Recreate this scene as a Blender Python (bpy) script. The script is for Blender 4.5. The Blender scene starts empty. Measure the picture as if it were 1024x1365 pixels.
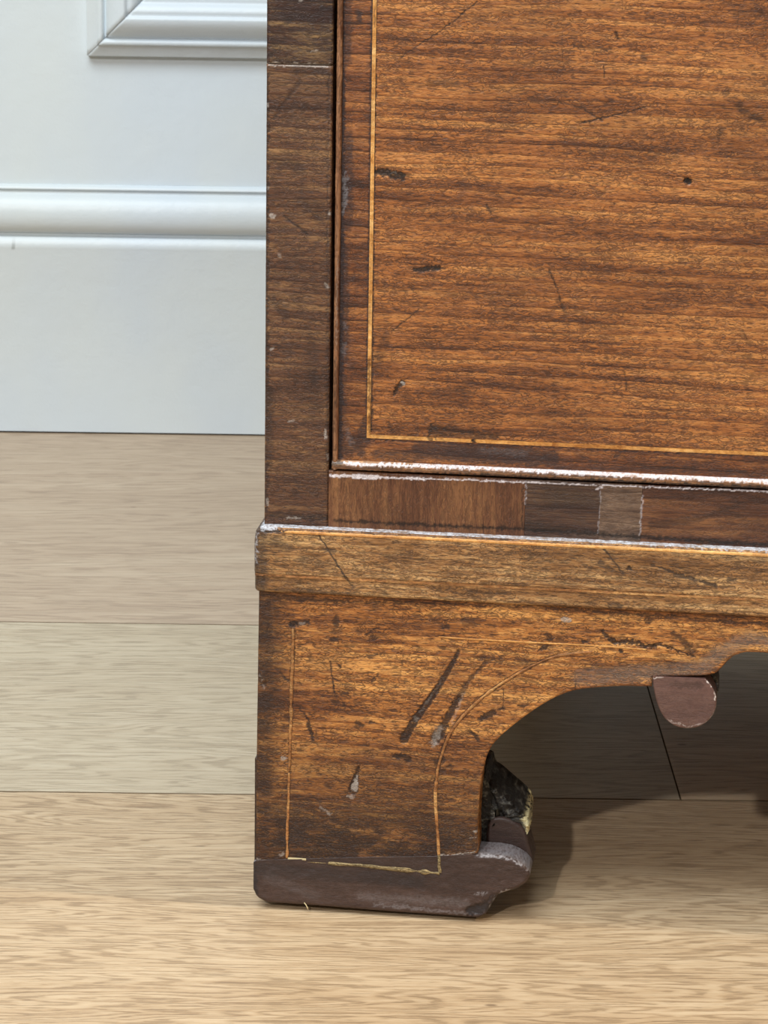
import bpy, math
import numpy as np
from mathutils import Matrix, Vector

# ---------------------------------------------------------------- camera
FPX, TH, ROLL, YAW, AL = 3850.0, .2616, .0160, .0096, .1303
F = np.array([math.sin(YAW)*math.cos(TH), math.cos(YAW)*math.cos(TH), -math.sin(TH)])
_R0 = np.array([math.cos(YAW), -math.sin(YAW), 0]); _U0 = np.cross(_R0, F)
R = _R0*math.cos(ROLL)+_U0*math.sin(ROLL); U = _U0*math.cos(ROLL)-_R0*math.sin(ROLL)
CAM = np.array([0, -1.294, .541])
cd = bpy.data.cameras.new('camera'); cam = bpy.data.objects.new('camera', cd)
bpy.context.scene.collection.objects.link(cam); bpy.context.scene.camera = cam
cd.sensor_fit = 'VERTICAL'; cd.sensor_height = 36; cd.lens = FPX/1365*36; cd.clip_start = .02
cam.matrix_world = Matrix([[R[0], U[0], -F[0], CAM[0]], [R[1], U[1], -F[1], CAM[1]], [R[2], U[2], -F[2], CAM[2]], [0, 0, 0, 1]])
cd.dof.use_dof = True; cd.dof.focus_distance = 1.36; cd.dof.aperture_fstop = 62

# ---------------------------------------------------------------- light
sc = bpy.context.scene
w = bpy.data.worlds.new('room_air'); sc.world = w; w.use_nodes = True
w.node_tree.nodes['Background'].inputs[0].default_value = (1.0, .86, .64, 1)
w.node_tree.nodes['Background'].inputs[1].default_value = .29
def aim(o, p, t):
    o.location = p; o.rotation_euler = (Vector(t)-Vector(p)).to_track_quat('-Z', 'Y').to_euler()
def light(name, kind, col, power, p, t, **k):
    l = bpy.data.lights.new(name, kind); l.color = col; l.energy = power
    for a, b in k.items(): setattr(l, a, b)
    o = bpy.data.objects.new(name, l); sc.collection.objects.link(o); aim(o, p, t); return o
def chest_dir(az, el):    # az measured from straight in front of the chest towards its right, el above floor
    cx = np.array([math.cos(AL), -math.sin(AL), 0]); cy = np.array([math.sin(AL), math.cos(AL), 0])
    return (cx*math.sin(az)-cy*math.cos(az))*math.cos(el)+np.array([0, 0, math.sin(el)])
# cool ceiling light above the room, neutral lamp from the front left, warm spot from the right
light('ceiling_light', 'AREA', (.88, .96, 1.0), 98, (-.75, -.95, 2.55), (-.35, .3, 0), shape='RECTANGLE', size=2.2, size_y=1.6)
dB = chest_dir(math.radians(-14), math.radians(33)); pB = np.array([.08, 0, 0])+dB*3.2
light('front_lamp', 'SPOT', (1, .965, .93), 160, pB, (.05, .1, .1), spot_size=math.radians(60), spot_blend=.5, shadow_soft_size=.045)
dA = chest_dir(math.radians(87.5), math.radians(40)); pA = np.array([0, -.02, 0])+dA*2.6
light('warm_spot', 'SPOT', (1, .80, .56), 108, pA, (.0, -.35, 0), spot_size=math.radians(30), spot_blend=.9, shadow_soft_size=.06)
sc.view_settings.view_transform = 'Standard'; sc.view_settings.look = 'None'
sc.view_settings.gamma = 1; sc.view_settings.exposure = 0.0; sc.view_settings.use_curve_mapping = False

# ---------------------------------------------------------------- helpers
def ray(p): return F+R*(p[0]-512)/FPX-U*(p[1]-682.5)/FPX
def plane_hit(p, n, o):
    d = ray(p); return CAM+d*(((o-CAM)@n)/(d@n))
P0 = plane_hit((343, 1211), np.array([0, 0, 1.]), np.zeros(3))
CX = np.array([math.cos(AL), -math.sin(AL), 0]); CY = np.array([math.sin(AL), math.cos(AL), 0])
def fr(x, y, v=0.):       # photo point -> (u, w) mm on the chest's front plane set back by v mm
    q = plane_hit((x, y), CY, P0+CY*v*.001); return np.array([(q-P0)@CX*1000, q[2]*1000])
def wl(x, y, Y):          # photo point -> (x, z) m on the wall plane
    q = plane_hit((x, y), np.array([0, 1., 0]), np.array([0, Y, 0])); return q[0], q[2]

_rng = np.random.RandomState(7); _tab = _rng.rand(256, 256)
def vn(x, y):
    xi = np.floor(x).astype(int); yi = np.floor(y).astype(int); fx = x-xi; fy = y-yi
    fx = fx*fx*(3-2*fx); fy = fy*fy*(3-2*fy)
    t = lambda a, b: _tab[a & 255, b & 255]
    return (t(xi, yi)*(1-fx)+t(xi+1, yi)*fx)*(1-fy)+(t(xi, yi+1)*(1-fx)+t(xi+1, yi+1)*fx)*fy
def fbm(x, y, n=3):
    s = 0; a = .5; tot = 0
    for k in range(n): s = s+a*vn(x*2**k+17*k, y*2**k+9*k); tot += a; a *= .5
    return s/tot
def segd(X, Y, a, b):
    dx, dy = b[0]-a[0], b[1]-a[1]; L = dx*dx+dy*dy+1e-9
    t = np.clip(((X-a[0])*dx+(Y-a[1])*dy)/L, 0, 1)
    return np.hypot(X-a[0]-t*dx, Y-a[1]-t*dy), t
def polyd(X, Y, pts):
    d = np.full(X.shape, 1e9)
    for a, b in zip(pts[:-1], pts[1:]): d = np.minimum(d, segd(X, Y, a, b)[0])
    return d

PXMM = 2.82
class Marks:
    """wear marks and a few painted highlights on a front surface: (kind, photo points, radius start px, radius end px, strength, dent depth mm, softness px, raggedness)"""
    def __init__(s, rows, v=0.):
        s.rows = [(k, [fr(*p, v) for p in pts], r0/PXMM, r1/PXMM, st, dp, so/PXMM, rg) for (k, pts, r0, r1, st, dp, so, rg) in rows]
    def eval(s, X, W):
        out = {'stain': np.zeros(X.shape), 'pale': np.zeros(X.shape)}; dep = np.zeros(X.shape)
        rx = (fbm(X*.9, W*.9, 2)-.5); ry = (fbm(X*.9+50, W*.9+70, 2)-.5); tex = fbm(X*.8+5, W*2.2+3, 3)
        for (k, pts, r0, r1, st, dp, so, rg) in s.rows:
            m = max(r0, r1)+so+2; P = np.array(pts)
            sel = (X > P[:, 0].min()-m) & (X < P[:, 0].max()+m) & (W > P[:, 1].min()-m) & (W < P[:, 1].max()+m)
            if not sel.any(): continue
            x = X[sel]+rx[sel]*rg*2.2; y = W[sel]+ry[sel]*rg*2.2
            n = len(pts)-1; best = np.full(x.shape, -9.)
            for i in range(n):
                d, t = segd(x, y, pts[i], pts[i+1]); r = r0+(r1-r0)*(i+t)/n
                best = np.maximum(best, (r-d)/max(so, .12))
            f = np.clip(best+.5, 0, 1); f = f*f*(3-2*f)
            if so > 1.5: f = f*np.clip(.35+1.3*tex[sel], 0, 1)
            key = 'stain' if k == 'd' else 'pale'
            out[key][sel] = np.maximum(out[key][sel], f*st)
            if k == 'd': out['pale'][sel] *= (1-.6*f*st)
            dep[sel] += f*dp
        return out, dep

def link(name, me, parent=None, mat=None):
    o = bpy.data.objects.new(name, me); sc.collection.objects.link(o)
    if parent: o.parent = parent
    if mat: me.materials.append(mat)
    return o
def mesh(name, V, Fc, smooth=False, attrs=None):
    me = bpy.data.meshes.new(name); V = np.asarray(V, float); me.vertices.add(len(V)); me.vertices.foreach_set('co', V.ravel())
    tot = np.array([len(f) for f in Fc]) if isinstance(Fc, list) else np.full(len(Fc), Fc.shape[1])
    idx = np.concatenate([np.asarray(f) for f in Fc]) if isinstance(Fc, list) else Fc.ravel()
    me.loops.add(len(idx)); me.loops.foreach_set('vertex_index', idx.astype(np.int32))
    me.polygons.add(len(tot)); st = np.concatenate([[0], np.cumsum(tot)[:-1]])
    me.polygons.foreach_set('loop_start', st.astype(np.int32)); me.polygons.foreach_set('loop_total', tot.astype(np.int32))
    me.polygons.foreach_set('use_smooth', np.full(len(tot), smooth))
    me.update(calc_edges=True)
    for k, a in (attrs or {}).items():
        at = me.attributes.new(k, 'FLOAT', 'POINT'); at.data.foreach_set('value', np.asarray(a, np.float32))
    me.validate(); return me

def sheet(name, Ug, Wg, vfun, thick, parent, mat, marks=None, extra=None, rim=0.):
    """front surface on grid arrays Ug,Wg (mm, shape cols x rows) displaced by vfun, closed by side walls and a back"""
    n, m = Ug.shape
    V = vfun(Ug, Wg)
    at = {'stain': np.zeros(Ug.shape), 'pale': np.zeros(Ug.shape)}
    if marks is not None:
        at, dep = marks.eval(Ug, Wg); V = V+dep
    if extra: extra(Ug, Wg, at)
    co = np.stack([Ug, V, Wg], -1).reshape(-1, 3)*.001
    I = np.arange(n*m).reshape(n, m)
    q = np.stack([I[:-1, :-1], I[1:, :-1], I[1:, 1:], I[:-1, 1:]], -1).reshape(-1, 4)
    per = np.concatenate([I[:-1, 0], I[-1, :-1], I[:0:-1, -1], I[0, :0:-1]])
    back = co[per].copy(); back[:, 1] = thick*.001
    edge = co[per].copy()                                  # separate copy so the rim shades crisply
    N = len(co); K = len(per); a = np.arange(K); b = (a+1) % K
    rimf = np.stack([N+a, N+K+a, N+K+b, N+b], -1)
    faces = np.concatenate([q, rimf])
    co2 = np.concatenate([co, edge, back])
    A = {k: np.concatenate([v.ravel(), v.ravel()[per]*0+(rim if k == 'pale' else 0), v.ravel()[per]*0+(rim if k == 'pale' else 0)]) for k, v in at.items()}
    me = mesh(name, co2, faces, True, A)
    o = link(name, me, parent, mat); return o
def rectgrid(u0, u1, w0, w1, du, dw, fine_to=250):
    us = np.arange(u0, min(u1, fine_to), du) if u0 < fine_to else np.array([])
    if u1 > fine_to: us = np.concatenate([us, np.arange(max(u0, fine_to), u1, 12.)])
    us = np.concatenate([us[us < u1-.3*du], [u1]]); ws = np.linspace(w0, w1, max(2, int(round((w1-w0)/dw))+1))
    return np.meshgrid(us, ws, indexing='ij')
def rect_round(Ug, Wg, u0, u1, w0, w1, r, ragged=.25):
    d = np.minimum(np.minimum(Ug-u0, u1-Ug), np.minimum(Wg-w0, w1-Wg))
    rr = r*(1+ragged*2*(fbm(Ug*.25, Wg*.25)-.5)*2)
    t = np.clip(1-d/np.maximum(rr, .05), 0, 1)
    return r*(1-np.sqrt(1-t*t*.98))
def waver(a, s): return lambda X, W: a*(fbm(X*s, W*s*1.7)-.5)

def boxes(name, L, parent, mat, bev=0.0, mm=True):
    V = []; Fc = []
    for (x0, x1, y0, y1, z0, z1) in L:
        b = len(V); V += [(x, y, z) for z in (z0, z1) for (x, y) in ((x0, y0), (x1, y0), (x1, y1), (x0, y1))]
        Fc += [[b, b+3, b+2, b+1], [b+4, b+5, b+6, b+7]]+[[b+i, b+(i+1) % 4, b+4+(i+1) % 4, b+4+i] for i in range(4)]
    me = mesh(name, np.array(V)*(.001 if mm else 1), Fc)
    o = link(name, me, parent, mat)
    if bev:
        md = o.modifiers.new('bevel', 'BEVEL'); md.width = bev; md.segments = 2; md.limit_method = 'ANGLE'
    return o
def prism(name, pts, v0, v1, parent, mat, bev=.0006, seg=3):
    """outline in (u, w) mm, counter-clockwise seen from the front, between depths v0 (front) and v1 (back)"""
    n = len(pts); V = [(u, v0, w) for u, w in pts]+[(u, v1, w) for u, w in pts]
    Fc = [list(range(n)), list(range(2*n-1, n-1, -1))]+[[i, n+i, n+(i+1) % n, (i+1) % n] for i in range(n)]
    me = mesh(name, np.array(V)*.001, Fc); o = link(name, me, parent, mat)
    if bev:
        md = o.modifiers.new('bevel', 'BEVEL'); md.width = bev; md.segments = seg; md.limit_method = 'ANGLE'; md.angle_limit = .7
    return o
def tube(name, pts, r, parent, mat, flat=.5, jit=.15, n=8, attrs=None):
    """a strip with oval section following points (u, v, w) mm in the front plane"""
    P = np.array(pts, float); T = np.gradient(P, axis=0); T /= np.linalg.norm(T, axis=1)[:, None]
    Yv = np.array([0, 1., 0]); S = np.cross(T, Yv); S /= np.linalg.norm(S, axis=1)[:, None]
    rad = np.ones(len(P))*np.asarray(r)*(1+jit*2*(vn(np.arange(len(P))*.37+3, np.full(len(P), 5.5))-.5)*2)
    V = []
    for k in range(n):
        a = 2*math.pi*k/n
        V.append(P+S*(rad*math.cos(a))[:, None]+Yv*(rad*flat*math.sin(a))[:, None])
    V = np.stack(V, 1); m = len(P); I = np.arange(m*n).reshape(m, n); J = np.roll(I, -1, 1)
    q = np.stack([I[:-1], I[1:], J[1:], J[:-1]], -1).reshape(-1, 4)
    Fc = [list(f) for f in q]+[list(I[0]), list(I[-1][::-1])]
    me = mesh(name, V.reshape(-1, 3)*.001, Fc, True); return link(name, me, parent, mat)
def line(a, b, v, n=60): return [(a[0]+(b[0]-a[0])*t, v, a[1]+(b[1]-a[1])*t) for t in np.linspace(0, 1, n)]
def tag(o, label=None, cat=None, kind=None, group=None):
    for k, x in (('label', label), ('category', cat), ('kind', kind), ('group', group)):
        if x: o[k] = x
    return o

# ---------------------------------------------------------------- materials
def lin(c):
    return tuple(((x/255)/12.92 if x/255 <= .04045 else ((x/255+.055)/1.055)**2.4) for x in c)+(1,)
class NT:
    def __init__(s, name):
        s.m = bpy.data.materials.new(name); s.m.use_nodes = True; s.t = s.m.node_tree; s.b = s.t.nodes['Principled BSDF']
        s.co = s.n('ShaderNodeTexCoord').outputs['Object']
    def n(s, k): return s.t.nodes.new(k)
    def l(s, a, b): s.t.links.new(a, b)
    def vec(s, src, sc_, off=(0, 0, 0)):
        m = s.n('ShaderNodeMapping'); m.inputs['Scale'].default_value = sc_; m.inputs['Location'].default_value = off; s.l(src, m.inputs[0]); return m.outputs[0]
    def noise(s, sc_, det=3, rough=.55, off=(0, 0, 0), dist=0, src=None):
        t = s.n('ShaderNodeTexNoise'); t.inputs['Scale'].default_value = 1; t.inputs['Detail'].default_value = det
        t.inputs['Roughness'].default_value = rough; t.inputs['Distortion'].default_value = dist
        s.l(s.vec(src or s.co, sc_, off), t.inputs['Vector']); return t.outputs['Fac']
    def math(s, op, a, b=None, c=None, clamp=False):
        t = s.n('ShaderNodeMath'); t.operation = op; t.use_clamp = clamp
        for i, x in enumerate((a, b, c)):
            if x is None: continue
            if isinstance(x, (int, float)): t.inputs[i].default_value = x
            else: s.l(x, t.inputs[i])
        return t.outputs[0]
    def step(s, x, lo, hi, a=0., b=1.):
        t = s.n('ShaderNodeMapRange'); t.interpolation_type = 'SMOOTHSTEP'
        for i, q in zip(('From Min', 'From Max', 'To Min', 'To Max'), (lo, hi, a, b)): t.inputs[i].default_value = q
        s.l(x, t.inputs[0]); return t.outputs[0]
    def mix(s, f, a, b, mode='MIX'):
        t = s.n('ShaderNodeMix'); t.data_type = 'RGBA'; t.blend_type = mode
        for i, x in ((0, f), (6, a), (7, b)):
            if isinstance(x, (int, float)): t.inputs[i].default_value = x
            elif isinstance(x, tuple): t.inputs[i].default_value = x
            else: s.l(x, t.inputs[i])
        return t.outputs[2]
    def ramp(s, f, stops):
        t = s.n('ShaderNodeValToRGB'); e = t.color_ramp.elements
        while len(e) < len(stops): e.new(.5)
        for el, (p, c) in zip(e, stops): el.position = p; el.color = lin(c)
        s.l(f, t.inputs[0]); return t.outputs[0]
    def attr(s, name):
        t = s.n('ShaderNodeAttribute'); t.attribute_name = name; return t.outputs['Fac']
    def bump(s, h, d, st=1.):
        t = s.n('ShaderNodeBump'); t.inputs['Distance'].default_value = d; t.inputs['Strength'].default_value = st; s.l(h, t.inputs['Height']); s.l(t.outputs[0], s.b.inputs['Normal'])
    def set(s, **k):
        for a, x in k.items():
            a = a.replace('_', ' ')
            if isinstance(x, (int, float, tuple)): s.b.inputs[a].default_value = x
            else: s.l(x, s.b.inputs[a])
K = 1000.
def wood(name, dark, mid, light, band=.11, bandlen=.006, fleck=(.10, .75), pore=(.22, 1.5), pore_amt=.6, rough=.42, vertical=False,
         off=(0, 0, 0), stain=(22, 14, 12), pale=(176, 166, 158), blotch=.35, spec=.4, bumpd=.00025, warp=6., coat=0., contrast=1.25, blotch_col=None, growth=.4, period=5.5, glow=0.):
    t = NT(name)
    def sc_(a, b): return (b*K, K*.2, a*K) if vertical else (a*K, K*.2, b*K)
    # slow waviness of the grain
    wn = t.noise(sc_(.006, .012), 2, .5, off)
    add = t.n('ShaderNodeVectorMath'); add.operation = 'ADD'; cmb = t.n('ShaderNodeCombineXYZ')
    sh = t.math('MULTIPLY', t.math('SUBTRACT', wn, .5), warp/K); t.l(sh, cmb.inputs[0 if vertical else 2])
    t.l(t.co, add.inputs[0]); t.l(cmb.outputs[0], add.inputs[1]); s = add.outputs[0]
    b = t.noise(sc_(bandlen, band), 3, .6, off, .3, s)
    sep = t.n('ShaderNodeSeparateXYZ'); t.l(s, sep.inputs[0]); zz = sep.outputs[0 if vertical else 2]; xx = sep.outputs[2 if vertical else 0]
    gz = t.math('ADD', t.math('MULTIPLY', zz, -K/period), t.math('MULTIPLY', t.noise(sc_(.005, .05), 2, .5, (off[0]+2, 1, 5)), 2.2))
    gz = t.math('ADD', gz, t.math('ADD', t.math('MULTIPLY', xx, -K/period*.014), t.math('MULTIPLY', t.noise(sc_(.25, .5), 2, .6, (1, 1, 1)), .22)))
    saw = t.math('FRACT', gz); gam = t.step(t.noise(sc_(.02, .05), 2, .5, (off[0]+21, 1, 5)), .35, .65, .35, 1.)
    f = t.noise(sc_(*fleck), 5, .74, off, .7, s)
    f2 = t.noise(sc_(.03, .35), 3, .6, (off[0]+9, 3, 7), .3, s)
    mixv = t.math('ADD', t.math('MULTIPLY', b, .42), t.math('ADD', t.math('MULTIPLY', f, .36), t.math('MULTIPLY', f2, .22)))
    mixv = t.math('ADD', mixv, t.math('MULTIPLY', t.math('MULTIPLY', t.math('SUBTRACT', .45, saw), gam), .22*growth))
    mixv = t.math('ADD', t.math('MULTIPLY', t.math('SUBTRACT', mixv, .5), 2.6*contrast), .5)
    col = t.ramp(mixv, [(.12, dark), (.45, mid), (.82, light)])
    bl = t.step(t.noise(sc_(.02, .03), 3, .6, (off[0]+31, 5, 2)), .42, .68, 0, blotch)
    col = t.mix(bl, col, lin(blotch_col or dark))
    p = t.noise(sc_(*pore), 3, .6, (4, 8, off[2]+1), .25, s)
    pm = t.step(p, .535, .64, 0, pore_amt)
    p2 = t.step(t.noise(sc_(pore[0]*1.9, pore[1]*1.35), 2, .5, (14, 2, off[2]+6), .9, s), .60, .70, 0, pore_amt*.8)
    pm = t.math('MAXIMUM', pm, p2)
    drk = tuple(int(x*.42) for x in dark)
    gn = t.math('ABSOLUTE', t.math('SUBTRACT', t.noise(sc_(.22, .62), 2, .55, (off[0]+3, 7, 3), .8), .5))
    gm = t.step(t.noise(sc_(.03, .12), 2, .6, (off[0]+13, 7, 3)), .36, .54, .25, 1)
    grit = t.math('MULTIPLY', t.step(gn, .016, .07, 1, 0), t.math('MULTIPLY', gm, pore_amt*.85))
    pm = t.math('MAXIMUM', pm, grit)
    sl = t.math('MULTIPLY', t.step(saw, .86, .98, 0, 1), t.math('MULTIPLY', gam, .75*growth))
    pm = t.math('MAXIMUM', pm, sl)
    col = t.mix(pm, col, lin(drk))
    sa = t.math('MULTIPLY', t.attr('stain'), t.step(t.noise((.9*K, K*.3, 1.2*K), 3, .6), .2, .55, .72, 1))
    col = t.mix(sa, col, lin(stain))
    pa = t.math('MULTIPLY', t.attr('pale'), t.step(t.noise((.9*K, K*.3, 1.6*K), 3, .7, (3, 3, 3)), .3, .6, .35, 1))
    col = t.mix(pa, col, lin(pale))
    h = t.math('SUBTRACT', t.math('MULTIPLY', f, .35), pm)
    t.bump(h, bumpd)
    r = t.math('ADD', t.math('MULTIPLY', pm, .2), t.step(f, .3, .7, rough-.06, rough+.08))
    t.set(Base_Color=col, Roughness=r, Specular_IOR_Level=spec, Coat_Weight=coat, Coat_Roughness=.2)
    return t.m

M = {}
M['drawer'] = wood('figured_veneer', (86, 46, 22), (156, 95, 48), (202, 138, 76), off=(0, 0, 3), warp=3, fleck=(.18, .9), growth=.55, pore_amt=.74, contrast=1.2)
M['crossband'] = wood('crossband_veneer', (62, 32, 18), (116, 66, 35), (168, 108, 58), off=(5, 0, 9), pore_amt=.6, fleck=(.18, .9), growth=.7, warp=3, stain=(44, 30, 30), pale=(120, 118, 122))
M['stile'] = wood('stile_veneer', (58, 34, 24), (98, 64, 44), (148, 110, 72), off=(2, 0, 1), band=.09, fleck=(.16, .8), stain=(34, 22, 20), contrast=1., growth=.5)
M['stile_top'] = wood('stile_top_veneer', (40, 22, 19), (70, 45, 32), (132, 102, 66), off=(12, 0, 11), band=.15, bandlen=.02, fleck=(.14, .6), stain=(40, 18, 17))
M['rail_a'] = wood('rail_red_veneer', (66, 38, 27), (102, 64, 43), (142, 98, 62), vertical=True, off=(7, 0, 2), fleck=(.1, .7), pore_amt=.4, band=.03, contrast=.9, growth=.3, pale=(232, 226, 234))
M['rail_b'] = wood('rail_dark_veneer', (44, 27, 23), (74, 50, 40), (104, 78, 58), off=(3, 0, 5), pore_amt=.35, fleck=(.05, .7), growth=.7, period=2.2, pale=(232, 226, 234))
M['rail_c'] = wood('rail_patch_veneer', (68, 48, 38), (102, 78, 62), (138, 112, 92), off=(1, 0, 8), pore_amt=.3, fleck=(.12, .5), blotch_col=(74, 58, 52), pale=(232, 226, 234))
M['rail_d'] = wood('rail_right_veneer', (54, 30, 22), (94, 58, 40), (132, 88, 54), off=(9, 0, 4), pore_amt=.4, fleck=(.05, .5), pale=(232, 226, 234))
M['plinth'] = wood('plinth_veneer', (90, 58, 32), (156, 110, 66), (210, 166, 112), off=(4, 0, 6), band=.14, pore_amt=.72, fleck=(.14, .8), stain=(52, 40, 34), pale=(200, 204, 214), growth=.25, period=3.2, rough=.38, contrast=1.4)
M['foot'] = wood('foot_veneer', (90, 48, 22), (168, 106, 52), (222, 160, 90), off=(6, 0, 7), band=.09, pore_amt=.8, fleck=(.12, .7), pore=(.18, 1.05), stain=(38, 23, 19), blotch_col=(104, 58, 32), growth=.3, period=4., contrast=1.5)
M['block'] = wood('foot_block_wood', (42, 30, 28), (62, 46, 42), (84, 64, 57), off=(8, 0, 5), pore_amt=.2, fleck=(.2, .4), band=.05, stain=(40, 36, 39), pale=(150, 145, 148), contrast=.8, growth=.1)
M['pendant'] = wood('pendant_wood', (74, 52, 48), (100, 73, 67), (126, 96, 84), off=(8, 0, 15), pore_amt=.2, fleck=(.3, .5), band=.04, pale=(225, 215, 210), contrast=.7, growth=.1)
M['string'] = wood('boxwood_stringing', (150, 92, 40), (206, 146, 78), (234, 184, 116), off=(2, 0, 2), pore_amt=.25, blotch=.25, fleck=(.3, .3), blotch_col=(110, 66, 34), spec=.3, growth=0)
M['string_worn'] = wood('worn_stringing', (96, 56, 30), (172, 116, 68), (206, 158, 100), off=(5, 0, 2), pore_amt=.5, blotch=.6, fleck=(.3, .3), blotch_col=(96, 58, 32), spec=.3, growth=0)
M['string_dry'] = wood('dry_flaking_stringing', (74, 58, 38), (132, 110, 74), (178, 158, 116), off=(5, 0, 2), pore_amt=.7, blotch=.7, fleck=(.5, .6), blotch_col=(70, 54, 34), spec=.2, growth=0)
M['bead'] = wood('cock_bead_wood', (60, 34, 26), (108, 70, 48), (156, 112, 80), off=(1, 0, 1), vertical=True, pore_amt=.5, fleck=(.05, .6), rough=.34, growth=0)
M['bead_low'] = wood('highlight_bead_wood', (80, 50, 34), (150, 104, 70), (206, 164, 124), off=(1, 0, 1), pore_amt=.5, fleck=(.05, .9), band=.8, rough=.28, spec=.6, pale=(226, 220, 226), growth=0, stain=(18, 12, 10))
M['carcass'] = wood('carcass_wood', (34, 22, 17), (56, 38, 28), (78, 56, 40), pore_amt=.3)
M['inside'] = wood('raw_underside_wood', (104, 72, 40), (138, 100, 60), (164, 124, 80), pore_amt=.3, rough=.8, spec=.1)

def rough_block():
    t = NT('splintered_dark_wood')
    n = t.noise((.22*K, .12*K, .35*K), 5, .7)
    col = t.ramp(n, [(.36, (14, 12, 11)), (.52, (38, 34, 31)), (.60, (92, 90, 84)), (.72, (134, 130, 118))])
    c = t.math('MULTIPLY', t.attr('pale'), t.step(t.noise((.5*K, .3*K, .5*K), 3, .6, (3, 2, 1)), .4, .5))
    col = t.mix(c, col, lin((222, 208, 160)))
    col = t.mix(t.attr('stain'), col, lin((20, 16, 15)))
    t.bump(n, .002); t.set(Base_Color=col, Roughness=.5); return t.m
M['broken'] = rough_block()
def plain(name, c, r=.6, spec=.3):
    t = NT(name); n = t.noise((.3*K, .3*K, .3*K), 3)
    t.set(Base_Color=t.mix(t.math('MULTIPLY', n, .5), lin(c), lin(tuple(int(x*.7) for x in c))), Roughness=r, Specular_IOR_Level=spec); return t.m
M['joint'] = plain('plank_edge_dark', (112, 96, 76), .8, .1)  # darker brown for plank bevels, side faces and subfloor
M['dust'] = plain('pale_splinter', (196, 180, 140), .8)

def paint():
    t = NT('white_satin_paint')
    n = t.noise((60, 60, 60), 4, .55); n2 = t.noise((500, 500, 420), 2, .5, (2, 2, 2)); n3 = t.noise((9, 9, 5), 3, .5)
    col = t.mix(t.step(n3, .3, .7), lin((203, 211, 214)), lin((197, 207, 216)))
    col = t.mix(t.attr('stain'), col, lin((105, 108, 104)))
    t.bump(t.math('ADD', n, t.math('MULTIPLY', n2, .25)), .0009, .5); t.set(Base_Color=col, Roughness=.38, Specular_IOR_Level=.4); return t.m
M['paint'] = paint()

def oak(name, dark, mid, light, seed, ridge=.5, fine=1.):
    t = NT(name)
    wn = t.noise((1.6, 5, 1), 2, .5, (seed, 0, 0))
    cmb = t.n('ShaderNodeCombineXYZ'); t.l(t.math('MULTIPLY', t.math('SUBTRACT', wn, .5), .085), cmb.inputs[1])
    add = t.n('ShaderNodeVectorMath'); t.l(t.co, add.inputs[0]); t.l(cmb.outputs[0], add.inputs[1]); s = add.outputs[0]
    a = t.noise((3.5, 55, 1), 4, .62, (seed, 1, 0), .4, s)
    b = t.noise((16*fine, 300*fine, 1), 4, .65, (seed+3, 2, 0), .6, s)
    c = t.noise((34*fine, 620*fine, 1), 3, .6, (seed, 5, 0), .6, s)
    d = t.noise((2.5, 9, 1), 3, .55, (seed+8, 5, 0), .3)
    rg = t.math('ADD', t.math('MULTIPLY', t.noise((3.0*fine, 26*fine, 1), 2, .5, (seed+5, 2, 0), .2, s), 120.), t.math('MULTIPLY', t.noise((30*fine, 160*fine, 1), 3, .6, (seed+1, 2, 0), 0, s), 11.))
    ring = t.math('SINE', rg)
    m = t.math('ADD', t.math('MULTIPLY', a, .34), t.math('ADD', t.math('MULTIPLY', b, .44), t.math('MULTIPLY', d, .22)))
    m = t.math('ADD', t.math('MULTIPLY', t.math('SUBTRACT', m, .5), 1.55), .5)
    m = t.math('ADD', m, t.math('MULTIPLY', ring, .16*ridge))
    col = t.ramp(m, [(.10, dark), (.48, mid), (.85, light)])
    p = t.math('MULTIPLY', t.step(ring, .1, -.8, 0, 1), t.step(c, .42, .6, 0, ridge))
    p = t.math('MULTIPLY', t.math('MAXIMUM', p, t.step(c, .58, .70, 0, ridge*.8)), .7)
    col = t.mix(p, col, lin(tuple(int(x*.78) for x in dark)))
    kn = t.n('ShaderNodeTexVoronoi'); kn.inputs['Scale'].default_value = 1; kn.inputs['Randomness'].default_value = 1; t.l(t.vec(t.co, (11, 24, 1), (seed*1.7, 2, 0)), kn.inputs[0])
    col = t.mix(t.step(kn.outputs['Distance'], .02, .045, .65, 0), col, lin((96, 74, 56)))
    t.bump(t.math('SUBTRACT', t.math('MULTIPLY', b, .8), p), .0006, .6)
    t.set(Base_Color=col, Roughness=.46, Specular_IOR_Level=.35); return t.m
M['oak_far'] = oak('oak_pinkish', (150, 128, 108), (177, 156, 133), (194, 176, 153), 2.3, .4)
M['oak_mid'] = oak('oak_grey_straw', (156, 138, 114), (181, 165, 140), (197, 184, 161), 7.1, .5, 1.2)
M['oak_near'] = oak('oak_warm', (144, 117, 88), (180, 154, 122), (206, 184, 153), 11.9, .62, 1.5)
M['oak_d'] = oak('oak_tan', (154, 130, 104), (186, 162, 132), (206, 186, 158), 15.2, .5)

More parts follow.
